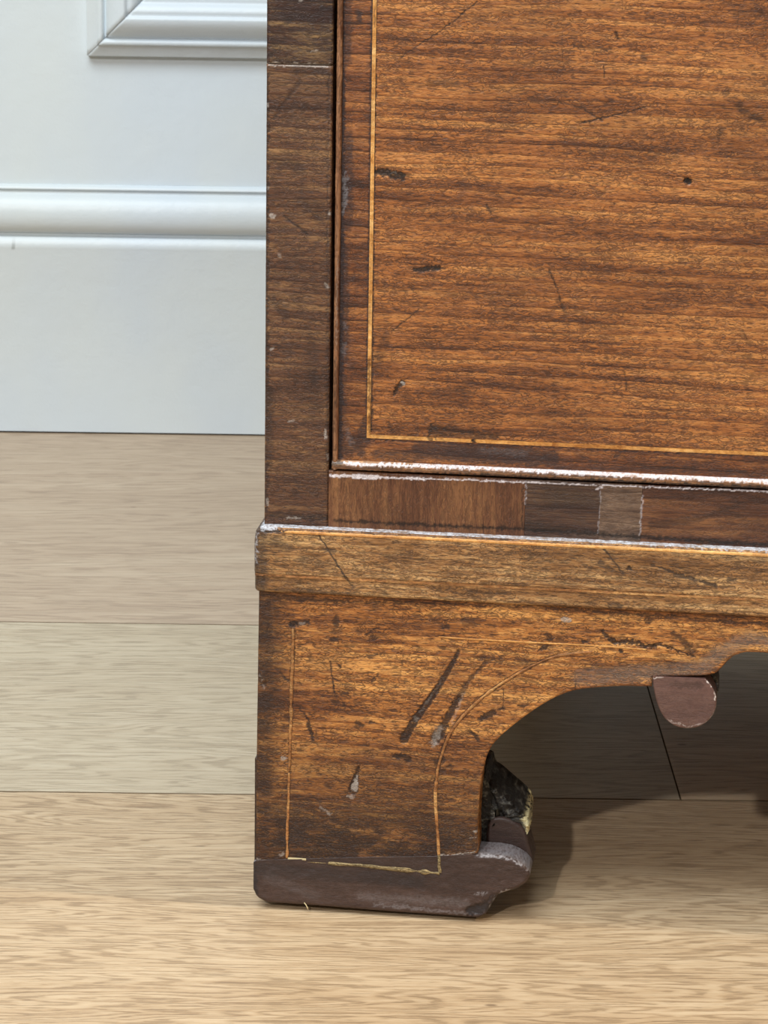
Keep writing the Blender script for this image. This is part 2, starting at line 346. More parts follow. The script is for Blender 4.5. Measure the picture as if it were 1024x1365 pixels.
# ---------------------------------------------------------------- floor
floor = bpy.data.objects.new('floor', None); sc.collection.objects.link(floor); tag(floor, kind='structure')
YW = float(plane_hit((177, 579), np.array([0, 0, 1.]), np.zeros(3))[1])
J1 = float(plane_hit((170, 831), np.array([0, 0, 1.]), np.zeros(3))[1])
J2 = float(plane_hit((170, 1057), np.array([0, 0, 1.]), np.zeros(3))[1])
JX = float(plane_hit((885, 989), np.array([0, 0, 1.]), np.zeros(3))[0])
def plank(x0, x1, y0, y1, mat):
    b = .00028; g = .0005; t = .012
    x0 += .00018; x1 -= .00018; y0 += g; y1 -= g
    V = [(x0, y0, -t), (x1, y0, -t), (x1, y1, -t), (x0, y1, -t), (x0, y0, -b), (x1, y0, -b), (x1, y1, -b), (x0, y1, -b),
         (x0+b, y0+b, 0), (x1-b, y0+b, 0), (x1-b, y1-b, 0), (x0+b, y1-b, 0)]
    Fc = [[0, 3, 2, 1], [8, 9, 10, 11]]+[[i, (i+1) % 4, 4+(i+1) % 4, 4+i] for i in range(4)]+[[4+i, 4+(i+1) % 4, 8+(i+1) % 4, 8+i] for i in range(4)]
    o = link('plank', mesh('plank', V, Fc), floor, mat); o.data.materials.append(M['joint'])
    o.data.polygons.foreach_set('material_index', [0, 0]+[1]*8); return o
wb = J1-J2
rows = [(J1, YW+.03, [-2.4, -.95, 1.25, 2.6], ['oak_mid', 'oak_far', 'oak_near']),
        (J2, J1, [-2.4, -1.9, JX, 1.9, 2.6], ['oak_far', 'oak_mid', 'oak_d', 'oak_mid']),
        (J2-wb, J2, [-2.4, -1.2, 1.0, 2.6], ['oak_mid', 'oak_near', 'oak_far'])]
cyc = ['oak_d', 'oak_mid', 'oak_far', 'oak_near']
for k in range(6):
    y1 = J2-wb*(k+1); e = [-.7, .4, -.2, .9, 0, .6][k]
    rows.append((y1-wb, y1, [-2.4, e-1.1, e+.9, 2.6], [cyc[(k+i) % 4] for i in range(3)]))
for (y0, y1, xs, ms) in rows:
    for a, b, m in zip(xs[:-1], xs[1:], ms): plank(a, b, y0, y1, M[m])
boxes('subfloor', [(-2.4, 2.6, J2-wb*7.0, YW+.1, -.03, -.0121)], floor, M['joint'], mm=False)

# ---------------------------------------------------------------- wall, baseboard, panel moulding
YP = YW+.0068       # wall plane behind the 20 mm baseboard
z_sk = wl(177, 253, YW+.004)[1]
z = lambda y, Y=YW: wl(177, y, Y)[1]
b = link('wall_back', mesh('wall_back', [(-2.4, YP, 0), (2.6, YP, 0), (2.6, YP, 2.7), (-2.4, YP, 2.7), (-2.4, YP+.1, 0), (2.6, YP+.1, 0), (2.6, YP+.1, 2.7), (-2.4, YP+.1, 2.7)],
    [[0, 1, 2, 3], [7, 6, 5, 4], [3, 2, 6, 7], [0, 3, 7, 4], [1, 5, 6, 2], [0, 4, 5, 1]]), None, M['paint']); tag(b, kind='structure')
def extrude_profile(name, prof, xs, mat, swap=None, marks=None):
    """profile [(y, z)] extruded along x"""
    n = len(prof); m = len(xs); V = np.array([[(x, p[0], p[1]) for p in prof] for x in xs])
    V[:, :, 1] += (vn(V[:, :, 0]*14+3, V[:, :, 2]*30)-.5)*.0007
    I = np.arange(n*m).reshape(m, n)
    q = np.stack([I[:-1, :-1], I[1:, :-1], I[1:, 1:], I[:-1, 1:]], -1).reshape(-1, 4)
    st = np.zeros((m, n))
    if marks:
        for (mx, mz, r, s) in marks: st = np.maximum(st, s*np.clip(1.4-np.hypot(V[:, :, 0]-mx, V[:, :, 2]-mz)/r, 0, 1))
    me = mesh(name, V.reshape(-1, 3), [list(f) for f in q], True, {'stain': st.ravel(), 'pale': st.ravel()*0}); return link(name, me, None, mat)
def arc(y0, z0, r, a0, a1, n, ry=None):
    return [(y0-(ry or r)*math.sin(math.radians(a)), z0+r*math.cos(math.radians(a))) for a in np.linspace(a0, a1, n)]
zt, zb, zg = z(260), z(313), z(318)
prof = [(YW, .0015), (YW, z(336)), (YW-.0006, z(333)), (YW-.001, zg), (YW+.0035, zg), (YW+.0035, zb-.0003)]
rt = (zt-zb)/2
prof += [(YW+.004-.0115*math.cos(math.radians(a)), (zt+zb)/2+rt*math.sin(math.radians(a))) for a in np.linspace(-88, 62, 26)]
prof += [(YW+.0034, zt-.0002), (YW+.0036, z(255.5)), (YW+.0016, z(255)), (YW+.0014, z(253)), (YW+.0030, z(250.5)), (YW+.0069, z(248.5))]
xs = np.concatenate([np.linspace(-2.4, -.32, 30), np.linspace(-.31, .1, 320), np.linspace(.12, 2.6, 40)])
mx, mz = wl(16, 325, YW)
o = extrude_profile('baseboard_back', prof, xs, M['paint'], marks=[(mx, mz, .0022, .9), (mx+.001, mz-.0025, .0014, .8)])
tag(o, kind='structure')
# mitred bolection moulding round the wall panel
cx_, cz_ = wl(116, 74.5, YP-.008)
pz = lambda y: wl(236, y, YP-.012)[1]-cz_          # distance inward from the outer edge
mp = [(0, 0), (0, .0075), (.0006, .0085), (pz(63), .0085), (pz(61.5), .0115), (pz(60), .0125), (pz(55), .0125), (pz(53.5), .0095), (pz(52), .0085)]
for t_ in np.linspace(0, 1, 14): mp.append((pz(52)+(pz(24)-pz(52))*t_, .0085+.0135*math.sin(t_*math.pi/2)**.8))
mp += [(pz(22), .0205), (pz(20), .0195), (pz(17), .0205), (pz(12), .0200), (pz(5), .0165), (pz(3), .0150), (pz(1), .0155), (pz(-12), .013), (pz(-18), .009), (pz(-26), .0)]
x1_, z1_ = cx_+.62, cz_+1.15
corners = [(cx_, cz_), (x1_, cz_), (x1_, z1_), (cx_, z1_)]
for k in range(4):
    a = np.array(corners[k]); c = np.array(corners[(k+1) % 4]); d = (c-a)/np.linalg.norm(c-a); nrm = np.array([-d[1], d[0]]); L = np.linalg.norm(c-a)
    V = []; ns = 220
    for s_ in np.linspace(0, 1, ns):
        for (h, pr) in mp:
            hh = h; t0 = hh+.00022; t1 = L-hh-.00022; q = a+d*(t0+(t1-t0)*s_)+nrm*hh
            V.append((q[0], YP-pr-(vn(np.array(q[0]*40+9), np.array(q[1]*40))-.5)*.0006*(pr > 0), q[1]))
    n = len(mp); I = np.arange(ns*n).reshape(ns, n)
    q = np.stack([I[:-1, :-1], I[1:, :-1], I[1:, 1:], I[:-1, 1:]], -1).reshape(-1, 4)
    Fc = [list(f) for f in q]+[list(I[0]), list(I[-1][::-1])]
    o = link('trim_%d' % (k+1), mesh('trim', V, Fc, False), None, M['paint']); tag(o, kind='structure')
    for p in o.data.polygons: p.use_smooth = len(p.vertices) == 4

# ---------------------------------------------------------------- the chest
chest = bpy.data.objects.new('chest_of_drawers', None); sc.collection.objects.link(chest)
chest.location = P0; chest.rotation_euler = (0, 0, -AL)
tag(chest, 'antique brown wooden chest of drawers with worn bracket foot and pale stringing on oak floor', 'chest')
WID = 900.; DEP = 500.; TOP = 900.
VS = 4.0        # stile and rail plane is set back this far from the foot face
VP = -2.5       # plinth face is proud
U0 = float(fr(354, 345, VS)[0])
US1 = float(fr(441, 345, VS)[0])
WS0 = 189.0
# carcass sides, back, bottom and top
boxes('carcass', [(U0+.3, U0+18, VS+8, DEP, 155, TOP), (WID-U0-18, WID-U0-.3, VS+8, DEP, 155, TOP), (U0+18, WID-U0-18, DEP-10, DEP, 155, TOP),
                  (U0+18, WID-U0-18, VS+8, DEP-10, TOP-18, TOP), (US1+1, WID-US1-1, VS+30, VS+34, 172, TOP-18)], chest, M['carcass'])
boxes('bottom_board', [(U0+18.2, WID-U0-18.2, VS+20, DEP-10.2, 158, 172)], chest, M['inside'])
boxes('top_board', [(U0-14, WID-U0+14, VS-16, DEP+4, TOP, TOP+20)], chest, M['drawer'], .003)
# stiles: two lengths of veneered front, butting at the bright seam
mk = Marks([
 ('d', [(400, 108), (365, 158)], 3, 2, .5, .15, 3, .5), ('d', [(378, 288), (410, 312)], 1, 1.6, .85, .2, 1, .3), ('p', [(362, 287), (364, 288)], 3, 3, .75, -.1, 1.5, .8),
 ('p', [(356, 139), (357, 141)], 1.6, 1.6, .8, 0, 1, .5), ('p', [(357, 250), (357, 252)], 1.6, 1.6, .7, 0, 1, .5), ('p', [(434, 378), (437, 382)], 1.5, 2, .7, .3, 1, .5),
 ('p', [(434, 573), (434, 583)], 1.5, 2, .8, .3, 1, .5), ('p', [(356, 665), (357, 672)], 1.8, 2, .7, .2, 1, .5), ('p', [(385, 562), (392, 560)], 1, 1, .5, 0, 1.5, .5),
 ('p', [(361, 466), (365, 464)], 1.2, 1, .6, .2, 1, .4), ('p', [(439, 284), (439, 286)], 1.6, 1.6, .7, .2, 1, .4), ('p', [(372, 339), (373, 343)], 2, 1.4, .35, 0, 1.5, .5),
 ('d', [(360, 686), (436, 691)], 5, 4, .75, .1, 6, 1), ('p', [(382, 691), (402, 690)], 1, .8, .7, 0, 1, .8), ('d', [(356, 100), (355, 690)], 2.5, 2.5, .7, .3, 2, 1.2),
 ('d', [(395, 92), (436, 96)], 6, 5, .5, 0, 6, 1), ('d', [(360, 210), (400, 225)], 7, 6, .45, 0, 7, 1), ('d', [(400, 260), (425, 290)], 8, 8, .35, 0, 9, 1),
 ('d', [(365, 400), (380, 420)], 6, 6, .5, 0, 6, 1), ('d', [(358, 520), (360, 620)], 6, 4, .5, 0, 5, 1), ('d', [(415, 450), (420, 560)], 7, 7, .3, 0, 9, 1),
 ('d', [(438, 100), (437, 300), (436, 620)], 1, 1, .6, .2, 1.5, 1), ('p', [(437, 606), (437, 612)], 1.5, 1, .5, .2, 1, .5), ('p', [(358, 87), (438, 89)], .7, .7, .75, -.05, .8, .5)], VS)
mkt = Marks([('d', [(380, 5), (430, 25)], 14, 12, .55, 0, 12, 1), ('p', [(357, 84.5), (440, 86.5)], 1.3, 1.1, .95, -.1, 1, .6), ('p', [(415, 68), (424, 67)], 1, .8, .5, 0, 1, .6),
 ('p', [(398, 1), (404, 1)], 1.4, 1.2, .6, 0, 1, .8), ('d', [(357, 0), (357, 80)], 2, 2, .6, .2, 2, 1)], VS)
wsm = float(fr(400, 86, VS)[1])
def stile(w0, w1, mat, marks, fine=.5):
    Ug, Wg = rectgrid(U0, US1, w0, w1, .45, fine)
    sheet('stile', Ug, Wg, lambda X, W: VS+rect_round(X, W, U0, US1, w0, w1, .9, .5)+waver(.25, .05)(X, W), VS+20, chest, mat, marks)
stile(WS0, wsm-.15, M['stile'], mk)
stile(wsm+.15, 470, M['stile_top'], mkt)
boxes('stile', [(U0, US1, VS, VS+20, 470.2, TOP)], chest, M['stile_top'], .0008)
boxes('stile', [(WID-US1, WID-U0, VS, VS+20, WS0, TOP)], chest, M['stile'], .0008)
# bottom rail: a core with four veneer lengths
wr1 = float(fr(1024, 654, VS)[1]); wr0 = 189.0
rail = boxes('rail', [(US1+.1, WID-US1-.1, VS+1.6, VS+24, wr0, wr1-.3)], chest, M['carcass'])
def rail_line(): # ragged bright worn edge along the top of the rail
    R_ = []
    top = lambda x: 632.5+(x-441)*(655-632.5)/(1024-441)
    import random; rr = random.Random(4)
    x = 441
    while x < 1030:
        wd = rr.uniform(1.5, 3.1) if x < 500 else (rr.uniform(1.2, 2.0) if x < 560 else rr.uniform(.5, .95))
        x2 = x+rr.uniform(8, 26); yy = 1.2 if x < 560 else .4
        R_.append(('p', [(x, top(x)+yy), (x2, top(x2)+yy)], wd, wd, .95, -.05, .9, .5)); x = x2-2
    return R_
mr = Marks(rail_line()+[
 ('p', [(795, 652), (802, 650)], 1, 1.5, .7, 0, 1, .5), ('p', [(857, 660), (853, 712)], .8, .8, .5, 0, 1.2, .6), ('p', [(801, 655), (797, 712)], .5, .5, .3, 0, 1.2, .6),
 ('d', [(445, 694), (700, 706), (1024, 726)], 2, 2.5, .85, .1, 3.5, 1), ('d', [(698, 640), (696, 705)], .7, .7, .7, .1, .8, .6), ('p', [(701, 646), (700, 672)], .7, .6, .45, 0, .8, .6),
 ('d', [(700, 700), (790, 712)], 6, 4, .5, 0, 7, 1), ('d', [(960, 680), (990, 690)], 5, 3, .4, 0, 5, 1), ('d', [(870, 700), (940, 690), (985, 672)], 6, 2, .45, 0, 5, 1), ('d', [(735, 660), (795, 668)], 12, 12, .3, 0, 9, 1)], VS)
cuts = [US1+.15, float(fr(700, 675, VS)[0]), float(fr(799, 683, VS)[0]), float(fr(855, 688, VS)[0]), WID-US1-.15]
for i, mt in enumerate(('rail_a', 'rail_b', 'rail_c', 'rail_d')):
    a, b_ = cuts[i]+.05, cuts[i+1]-.05
    Ug, Wg = rectgrid(a, b_, wr0, wr1, .5, .45)
    rz = (.0, .15, -.1, .05)[i]
    sheet('veneer_strip', Ug, Wg, lambda X, W: VS+rz+rect_round(X, W, -50, 2000, -50, wr1, .7, .8)+waver(.3, .06)(X, W), VS+1.5, rail, M[mt], mr)

# ---- drawer: front board, crossbanding, stringing, cock beads
VD = VS+.6
gx = float(fr(446, 345, VS)[0]); wbot = float(fr(760, 639., VD)[1])
bw = 2.6; BWB = 4.3; UD0 = gx+bw; WD0 = wbot+BWB; WD1 = 452.; UD1 = WID-UD0
IU = float(fr(495.5, 290, VD)[0]); IW = float(fr(760, 593.5, VD)[1])
md = Marks([('d', [(501.5, 0), (498.3, 290), (495.5, 575)], 1.3, 1.3, .85, .1, 1.4, .6), ('d', [(500, 578), (760, 589.5), (1024, 600.5)], .6, .6, .55, 0, 1.4, .8),
 ('d', [(636, 2), (600, 32), (535, 76)], 1, .6, .85, .12, 1, .5), ('d', [(500, 229), (515, 231), (534, 235)], 3, 6, .95, .35, 2, .8), ('p', [(522, 230), (528, 230)], 1, 1, .35, 0, 1, .8),
 ('d', [(553, 360), (585, 357)], 2.8, 3.4, .95, .3, 1.5, .6), ('d', [(585, 357), (594, 358)], 1.5, .8, .8, .1, 1, .6), ('d', [(915, 241), (919, 242)], 4, 3.4, 1, .7, 1, .5),
 ('d', [(776, 164), (800, 158), (860, 143)], 1.1, .7, .95, .2, .8, .4), ('d', [(779, 146), (803, 161)], .9, 1.3, .8, .15, .9, .4), ('d', [(730, 132), (780, 145)], 1.5, 1.2, .5, 0, 2, .7),
 ('d', [(765, 61), (815, 66)], 2.2, 1.6, .6, .05, 2, .8), ('d', [(821, 44), (823, 52)], 2.5, 1.4, .8, .1, 1.5, .6), ('d', [(805, 88), (806, 103)], .7, .7, .8, .1, .8, .4), ('d', [(790, 82), (820, 82)], .8, .7, .7, .05, .8, .4),
 ('d', [(857, 75), (859, 80)], 4, 3, .6, 0, 3, .8), ('d', [(985, 140), (990, 148), (1015, 160)], 5, 4, .7, .05, 5, .9), ('d', [(960, 176), (958, 182)], 5, 4, .6, 0, 5, .9), ('d', [(970, 120), (968, 124)], 4, 4, .5, 0, 3, .9),
 ('d', [(985, 15), (983, 45)], 1, .7, .6, .05, 1, .5), ('d', [(985, 20), (1015, 15)], 6, 6, .4, 0, 7, 1), ('d', [(750, 42), (750, 92)], .6, .5, .6, .05, .8, .5),
 ('d', [(732, 359), (741, 380), (751, 413)], 1, 1.2, .8, .1, 1, .5), ('d', [(745, 400), (757, 420)], 3, 3, .4, 0, 3, .8), ('d', [(524, 440), (559, 412)], .7, .8, .9, .1, .8, .4), ('d', [(500, 438), (524, 438)], .6, .6, .6, 0, .8, .4),
 ('d', [(525, 527), (529, 517), (537, 510)], 2, 3.2, .9, .4, 1.2, .6), ('p', [(536, 510), (538, 512)], 1.6, 1.6, .8, 0, .8, .5), ('d', [(610, 521), (632, 524)], 2.5, 2.5, .6, .05, 2.5, .8), ('d', [(518, 565), (524, 575)], 3, 3, .45, 0, 3, .8),
 ('d', [(576, 565), (571, 585)], 1.4, 2, .8, .1, 1.2, .8), ('d', [(580, 574), (612, 577), (660, 582)], 9, 4, .7, .05, 7, 1), ('d', [(650, 552), (800, 553)], 1, .7, .35, 0, 2, .6), ('d', [(833, 492), (835, 520)], .9, .9, .65, .05, 1, .5),
 ('d', [(830, 490), (842, 492)], .8, .6, .5, 0, 1, .5), ('d', [(905, 497), (922, 488)], .9, .8, .6, 0, 1, .5), ('d', [(990, 440), (996, 452)], 1, .8, .6, 0, 1, .5), ('d', [(917, 437), (958, 437)], 1, .8, .75, .05, .8, .4), ('d', [(690, 555), (740, 549)], 2, 1, .5, 0, 2, .6),
 ('d', [(648, 273), (655, 285)], 1.6, 1, .8, .1, 1, .5), ('d', [(572, 110), (610, 112)], 4, 4, .5, 0, 4, .8), ('d', [(512, 50), (545, 52)], 1, 1, .6, 0, 1, .5), ('d', [(880, 360), (900, 372), (915, 350)], .6, .6, .5, 0, .8, .5),
 ('d', [(500, 490), (515, 450)], 6, 7, .45, 0, 7, 1), ('d', [(780, 200), (900, 205)], 9, 8, .2, 0, 12, 1), ('d', [(960, 190), (1020, 230)], 12, 12, .2, 0, 14, 1), ('d', [(500, 380), (640, 395), (700, 390)], 6, 5, .3, 0, 8, 1),
 ('d', [(780, 240), (800, 262), (850, 285)], .6, .5, .4, 0, 1, .6), ('d', [(884, 150), (886, 190)], .5, .5, .5, 0, .8, .4), ('d', [(938, 605), (920, 613)], 1.2, 1.4, .7, 0, 1.5, .6), ('d', [(700, 640), (720, 560), (735, 548)], .5, .5, .3, 0, 1, .5),
 ('d', [(500, 35), (499, 300), (494, 575)], 1, 1, .7, .1, 1.5, .8), ('d', [(560, 455), (575, 460)], 3, 3, .4, 0, 4, 1)], VD)
mc = Marks([('d', [(496, 0), (492, 290), (488.5, 583)], 1.3, 1.3, .9, .1, 1.4, .6), ('d', [(490, 586), (760, 598), (1024, 609.5)], 1.0, 1.0, .9, .1, 1.4, .6),
 ('d', [(457, 0), (456, 300), (453, 610)], 3.6, 3.6, 1, .25, 2.5, .9), ('d', [(462, 0), (461, 80)], 7, 6, .7, 0, 6, 1), ('d', [(466, 180), (462, 300)], 5, 9, .75, .1, 5, 1), ('p', [(460, 232), (461, 250), (458, 282)], 3, 2.4, .6, .2, 2, 1.6),
 ('p', [(461, 432), (459, 440)], 3, 2, .5, .2, 1.5, 1.4), ('p', [(459, 461), (458, 472)], 3.4, 2.6, .55, .2, 1.5, 1.4), ('d', [(460, 330), (459, 480)], 4, 6, .7, .1, 4, 1.2), ('d', [(470, 370), (478, 372)], 2.5, 2, .6, 0, 2, .6),
 ('d', [(452, 500), (456, 600)], 8, 9, .6, 0, 8, 1), ('d', [(462, 600), (482, 585)], 9, 12, .85, .1, 8, 1), ('d', [(487, 560), (480, 600)], 5, 8, .8, .1, 5, 1), ('p', [(463, 575), (468, 592)], 3, 4, .25, 0, 3, 1.6),
 ('d', [(560, 600), (640, 606), (735, 611)], 11, 11, .78, 0, 4, .8), ('d', [(500, 606), (560, 608)], 6, 8, .7, 0, 6, .9), ('d', [(740, 622), (860, 625), (1024, 634)], 3, 3, .6, 0, 4, .9),
 ('d', [(820, 609), (829, 602), (840, 598)], 1.5, 1, .85, .05, 1.5, .7), ('p', [(640, 600), (700, 604)], 4, 4, .18, 0, 4, 1.5), ('d', [(1000, 610), (1024, 618)], 8, 10, .4, 0, 8, 1), ('d', [(478, 15), (480, 25)], 3, 4, .8, 0, 3, .8),
 ('d', [(880, 612), (960, 618)], 6, 6, .3, 0, 7, 1), ('d', [(770, 606), (800, 618)], 5, 6, .3, 0, 6, 1)], VD)
drawer_wave = waver(.45, .03)
def dfun(X, W): return VD+drawer_wave(X, W)
Ug, Wg = rectgrid(IU+.9, WID-IU-.9, IW+.9, WD1-12, .45, .45)
drawer = sheet('drawer', Ug, Wg, dfun, VD+20, chest, M['drawer'], md)
Ug, Wg = rectgrid(UD0, IU-.9, WD0, WD1, .45, .5); sheet('crossbanding', Ug, Wg, dfun, VD+20, drawer, M['crossband'], mc)
Ug, Wg = rectgrid(IU-.9, WID-IU+.9, WD0, IW-.9, .5, .45); sheet('crossbanding', Ug, Wg, dfun, VD+20, drawer, M['crossband'], mc)
boxes('crossbanding', [(WID-IU+.9, UD1, VD, VD+20, WD0, WD1)], drawer, M['crossband']); boxes('crossbanding', [(IU-.9, WID-IU+.9, VD, VD+20, WD1-10.2, WD1)], drawer, M['crossband'])
mi = Marks([('d', [(499, 0), (495.8, 290), (492.5, 440)], .25, .5, .3, 0, 1.2, .6), ('d', [(492, 480), (494, 578)], 1.6, 1.8, .62, 0, 2.2, 1), ('d', [(631, 586), (633, 590)], 2.6, 2.2, 1, .2, .8, .5), ('d', [(500, 0), (500, 35)], .4, 1, .6, 0, 1, .6),
 ('d', [(571, 583), (575, 588)], 2, 2, .7, .1, 1, .7), ('d', [(580, 583), (582, 588)], .8, .8, .7, .1, 1, .7), ('d', [(590, 585), (594, 588)], 1.5, 1.5, .4, 0, 1, .7), ('d', [(497, 580), (560, 585)], 1, 1.4, .35, 0, 2.5, 1), ('d', [(826, 600), (838, 601)], 1, .6, .6, 0, 1, .7)], VD)
sf = lambda X, W: VD-.12+drawer_wave(X, W)+.35*np.clip(np.abs(vn(X*.35, W*.35)-.5)*2, 0, 1)*.3
Ug, Wg = rectgrid(IU-.82, IU+.82, IW-.82, WD1-11, .27, .5); sheet('stringing_inlay', Ug, Wg, sf, VD+15, drawer, M['string'], mi)
Ug, Wg = rectgrid(IU+.86, WID-IU+.8, IW-.82, IW+.82, .5, .27); sheet('stringing_inlay', Ug, Wg, sf, VD+15, drawer, M['string'], mi)
boxes('stringing_inlay', [(WID-IU-.8, WID-IU+.8, VD-.1, VD+10, IW+.9, WD1-11)], drawer, M['string'])
def bead(a, b_, horizontal, mat, marks=None, bw=2.6, prot=1.7):
    """rounded strip round the drawer edge"""
    L = abs(b_[0]-a[0])+abs(b_[1]-a[1]); n = int(min(L, 420)/.5)
    t_ = np.concatenate([np.linspace(0, min(L, 250)/L, n), np.linspace(min(L, 250)/L, 1, 20)[1:]]) if L > 250 else np.linspace(0, 1, n)
    ang = np.linspace(0, math.pi, 11); V = []
    for t in t_:
        nz = (float(vn(np.array(t*L*.12), np.array(2.2)))-.5)*.35+(float(vn(np.array(t*L*.8), np.array(7.2)))-.5)*.18
        r = bw/2+nz*.4
        sec = [(-math.cos(q)*r, -math.sin(q)*prot-nz*.6) for q in ang]; sec = [(-r, 12)]+sec+[(r, 12)]
        for (s_, v) in sec:
            u = a[0]+(b_[0]-a[0])*t; w_ = a[1]+(b_[1]-a[1])*t
            V.append((u, VD-.4+v, w_+s_) if horizontal else (u+s_, VD-.4+v, w_))
    k = 13; I = np.arange(len(t_)*k).reshape(-1, k); V = np.array(V)
    if horizontal: q = np.stack([I[:-1, :-1], I[1:, :-1], I[1:, 1:], I[:-1, 1:]], -1)
    else: q = np.stack([I[:-1, :-1], I[:-1, 1:], I[1:, 1:], I[1:, :-1]], -1)
    q = q.reshape(-1, 4); Fc = [list(f) for f in q]+[list(I[0]), list(I[-1])]
    at = {'stain': np.zeros(len(V)), 'pale': np.zeros(len(V))}
    if marks:
        o_, _ = marks.eval(V[:, 0], V[:, 2]); at = o_
    link('cock_bead', mesh('cock_bead', V*.001, Fc, True, at), drawer, mat)
mb = Marks([('d', [(449, 0), (448, 120)], .3, .5, .5, 0, 1.5, .8), ('d', [(446, 480), (444, 612)], 2, 2, .55, 0, 3, 1), ('p', [(451, 345), (449, 460)], .6, .6, .3, 0, 1, 1)], VD)
mbl = Marks([('d', [(446, 627), (640, 632.5), (800, 639.5), (1024, 649)], 2.2, 2.2, .92, 0, 2.2, 1.), ('p', [(462, 616.5), (640, 621.5), (800, 629.5), (1024, 639.5)], 2.0, 2.6, .95, 0, 1.3, 1), ('d', [(444, 615), (458, 616)], 3, 2, .8, 0, 2, .8), ('d', [(490, 621), (560, 622)], 1.2, .6, .5, 0, 1, 1)], VD)  # pale stripe paints the ceiling highlight along the bead's upper side
bead((gx+bw/2, wbot), (gx+bw/2, WD1), False, M['bead'], mb)
bead((gx, wbot+BWB/2), (WID-gx, wbot+BWB/2), True, M['bead_low'], mbl, BWB, 2.2)
bead((WID-gx-bw/2, wbot), (WID-gx-bw/2, WD1), False, M['bead'])
bead((gx, WD1+bw/2), (WID-gx, WD1+bw/2), True, M['bead'])
# upper rails and drawers, above the frame
for (a, c) in ((456, 474), (664, 682), (TOP-14, TOP)): boxes('rail', [(US1, WID-US1, VS, VS+24, a, c)], chest, M['rail_d'])
for (a, c) in ((476, 662), (684, TOP-16)):
    d_ = boxes('drawer', [(gx+1, WID-gx-1, VD, VD+20, a, c)], chest, M['drawer'])
    boxes('cock_bead', [(gx, gx+bw, VD-2, VD+10, a-.5, c+.5), (WID-gx-bw, WID-gx, VD-2, VD+10, a-.5, c+.5), (gx+bw, WID-gx-bw, VD-2, VD+10, a-.5, a+2), (gx+bw, WID-gx-bw, VD-2, VD+10, c-2, c+.5)], d_, M['bead'])

# ---- plinth moulding: swept profile with mitred left return and worn nose
WP1 = float(fr(700, 720, VP)[1]); WPS = float(fr(700, 784, VP)[1]); WP0 = float(fr(700, 808, VP)[1])
UP0 = float(fr(337.5, 730, VP)[0])
mp_ = Marks([
 ('d', [(424, 712), (445, 745), (462, 772)], 1, 1.3, .95, .2, .9, .4), ('d', [(462, 772), (472, 784)], 1, .6, .8, .1, .9, .4), ('d', [(802, 727), (812, 740), (832, 766)], 1.5, 1, .85, .15, 1.3, .5),
 ('d', [(838, 757), (840, 758)], 3.4, 3, .95, .3, 1.2, .6), ('d', [(800, 750), (815, 760)], 4, 4, .6, 0, 3, .8), ('d', [(867, 752), (895, 762), (912, 768), (955, 781)], 1, 2.2, .85, .15, 1.6, .8), ('d', [(900, 766), (925, 772)], 3, 3, .75, .1, 1.6, .8),
 ('d', [(972, 773), (980, 772)], 4, 3, .8, .1, 2, .8), ('d', [(815, 807), (827, 808)], 5, 4, .6, .1, 3, .8), ('d', [(434, 733), (446, 735)], 3, 3, .6, .1, 2.5, .8), ('d', [(660, 723), (665, 724)], 2, 2, .7, 0, 1.5, .6),
 ('d', [(340, 700), (342, 785)], 16, 14, .8, .1, 10, .8), ('d', [(360, 722), (385, 730)], 8, 6, .6, 0, 7, 1), ('d', [(400, 745), (440, 755)], 6, 6, .35, 0, 8, 1), ('d', [(370, 786), (520, 796)], 3, 2, .5, 0, 3, 1),
 ('p', [(341, 712), (341, 750)], 1.6, 1.4, .5, 0, 1.6, 1.4), ('p', [(346, 703), (365, 704)], 2, 1.5, .9, .2, 1.2, 1.2), ('p', [(350, 707), (368, 706)], 1.2, .8, .7, .3, .8, 1.2), ('d', [(352, 710), (375, 709)], 1.5, 2, .9, .3, 1, .8),
 ('p', [(347, 698), (420, 701), (560, 708), (700, 715), (1024, 735)], 1.6, 1.1, .55, 0, 1.6, 1.3), ('d', [(340, 766), (347, 767)], 1, 1, .8, 0, 1, .6), ('d', [(760, 740), (790, 760)], 2.5, 1, .4, 0, 3, 1), ('d', [(970, 740), (1024, 745)], 5, 5, .4, 0, 6, 1)], VP)
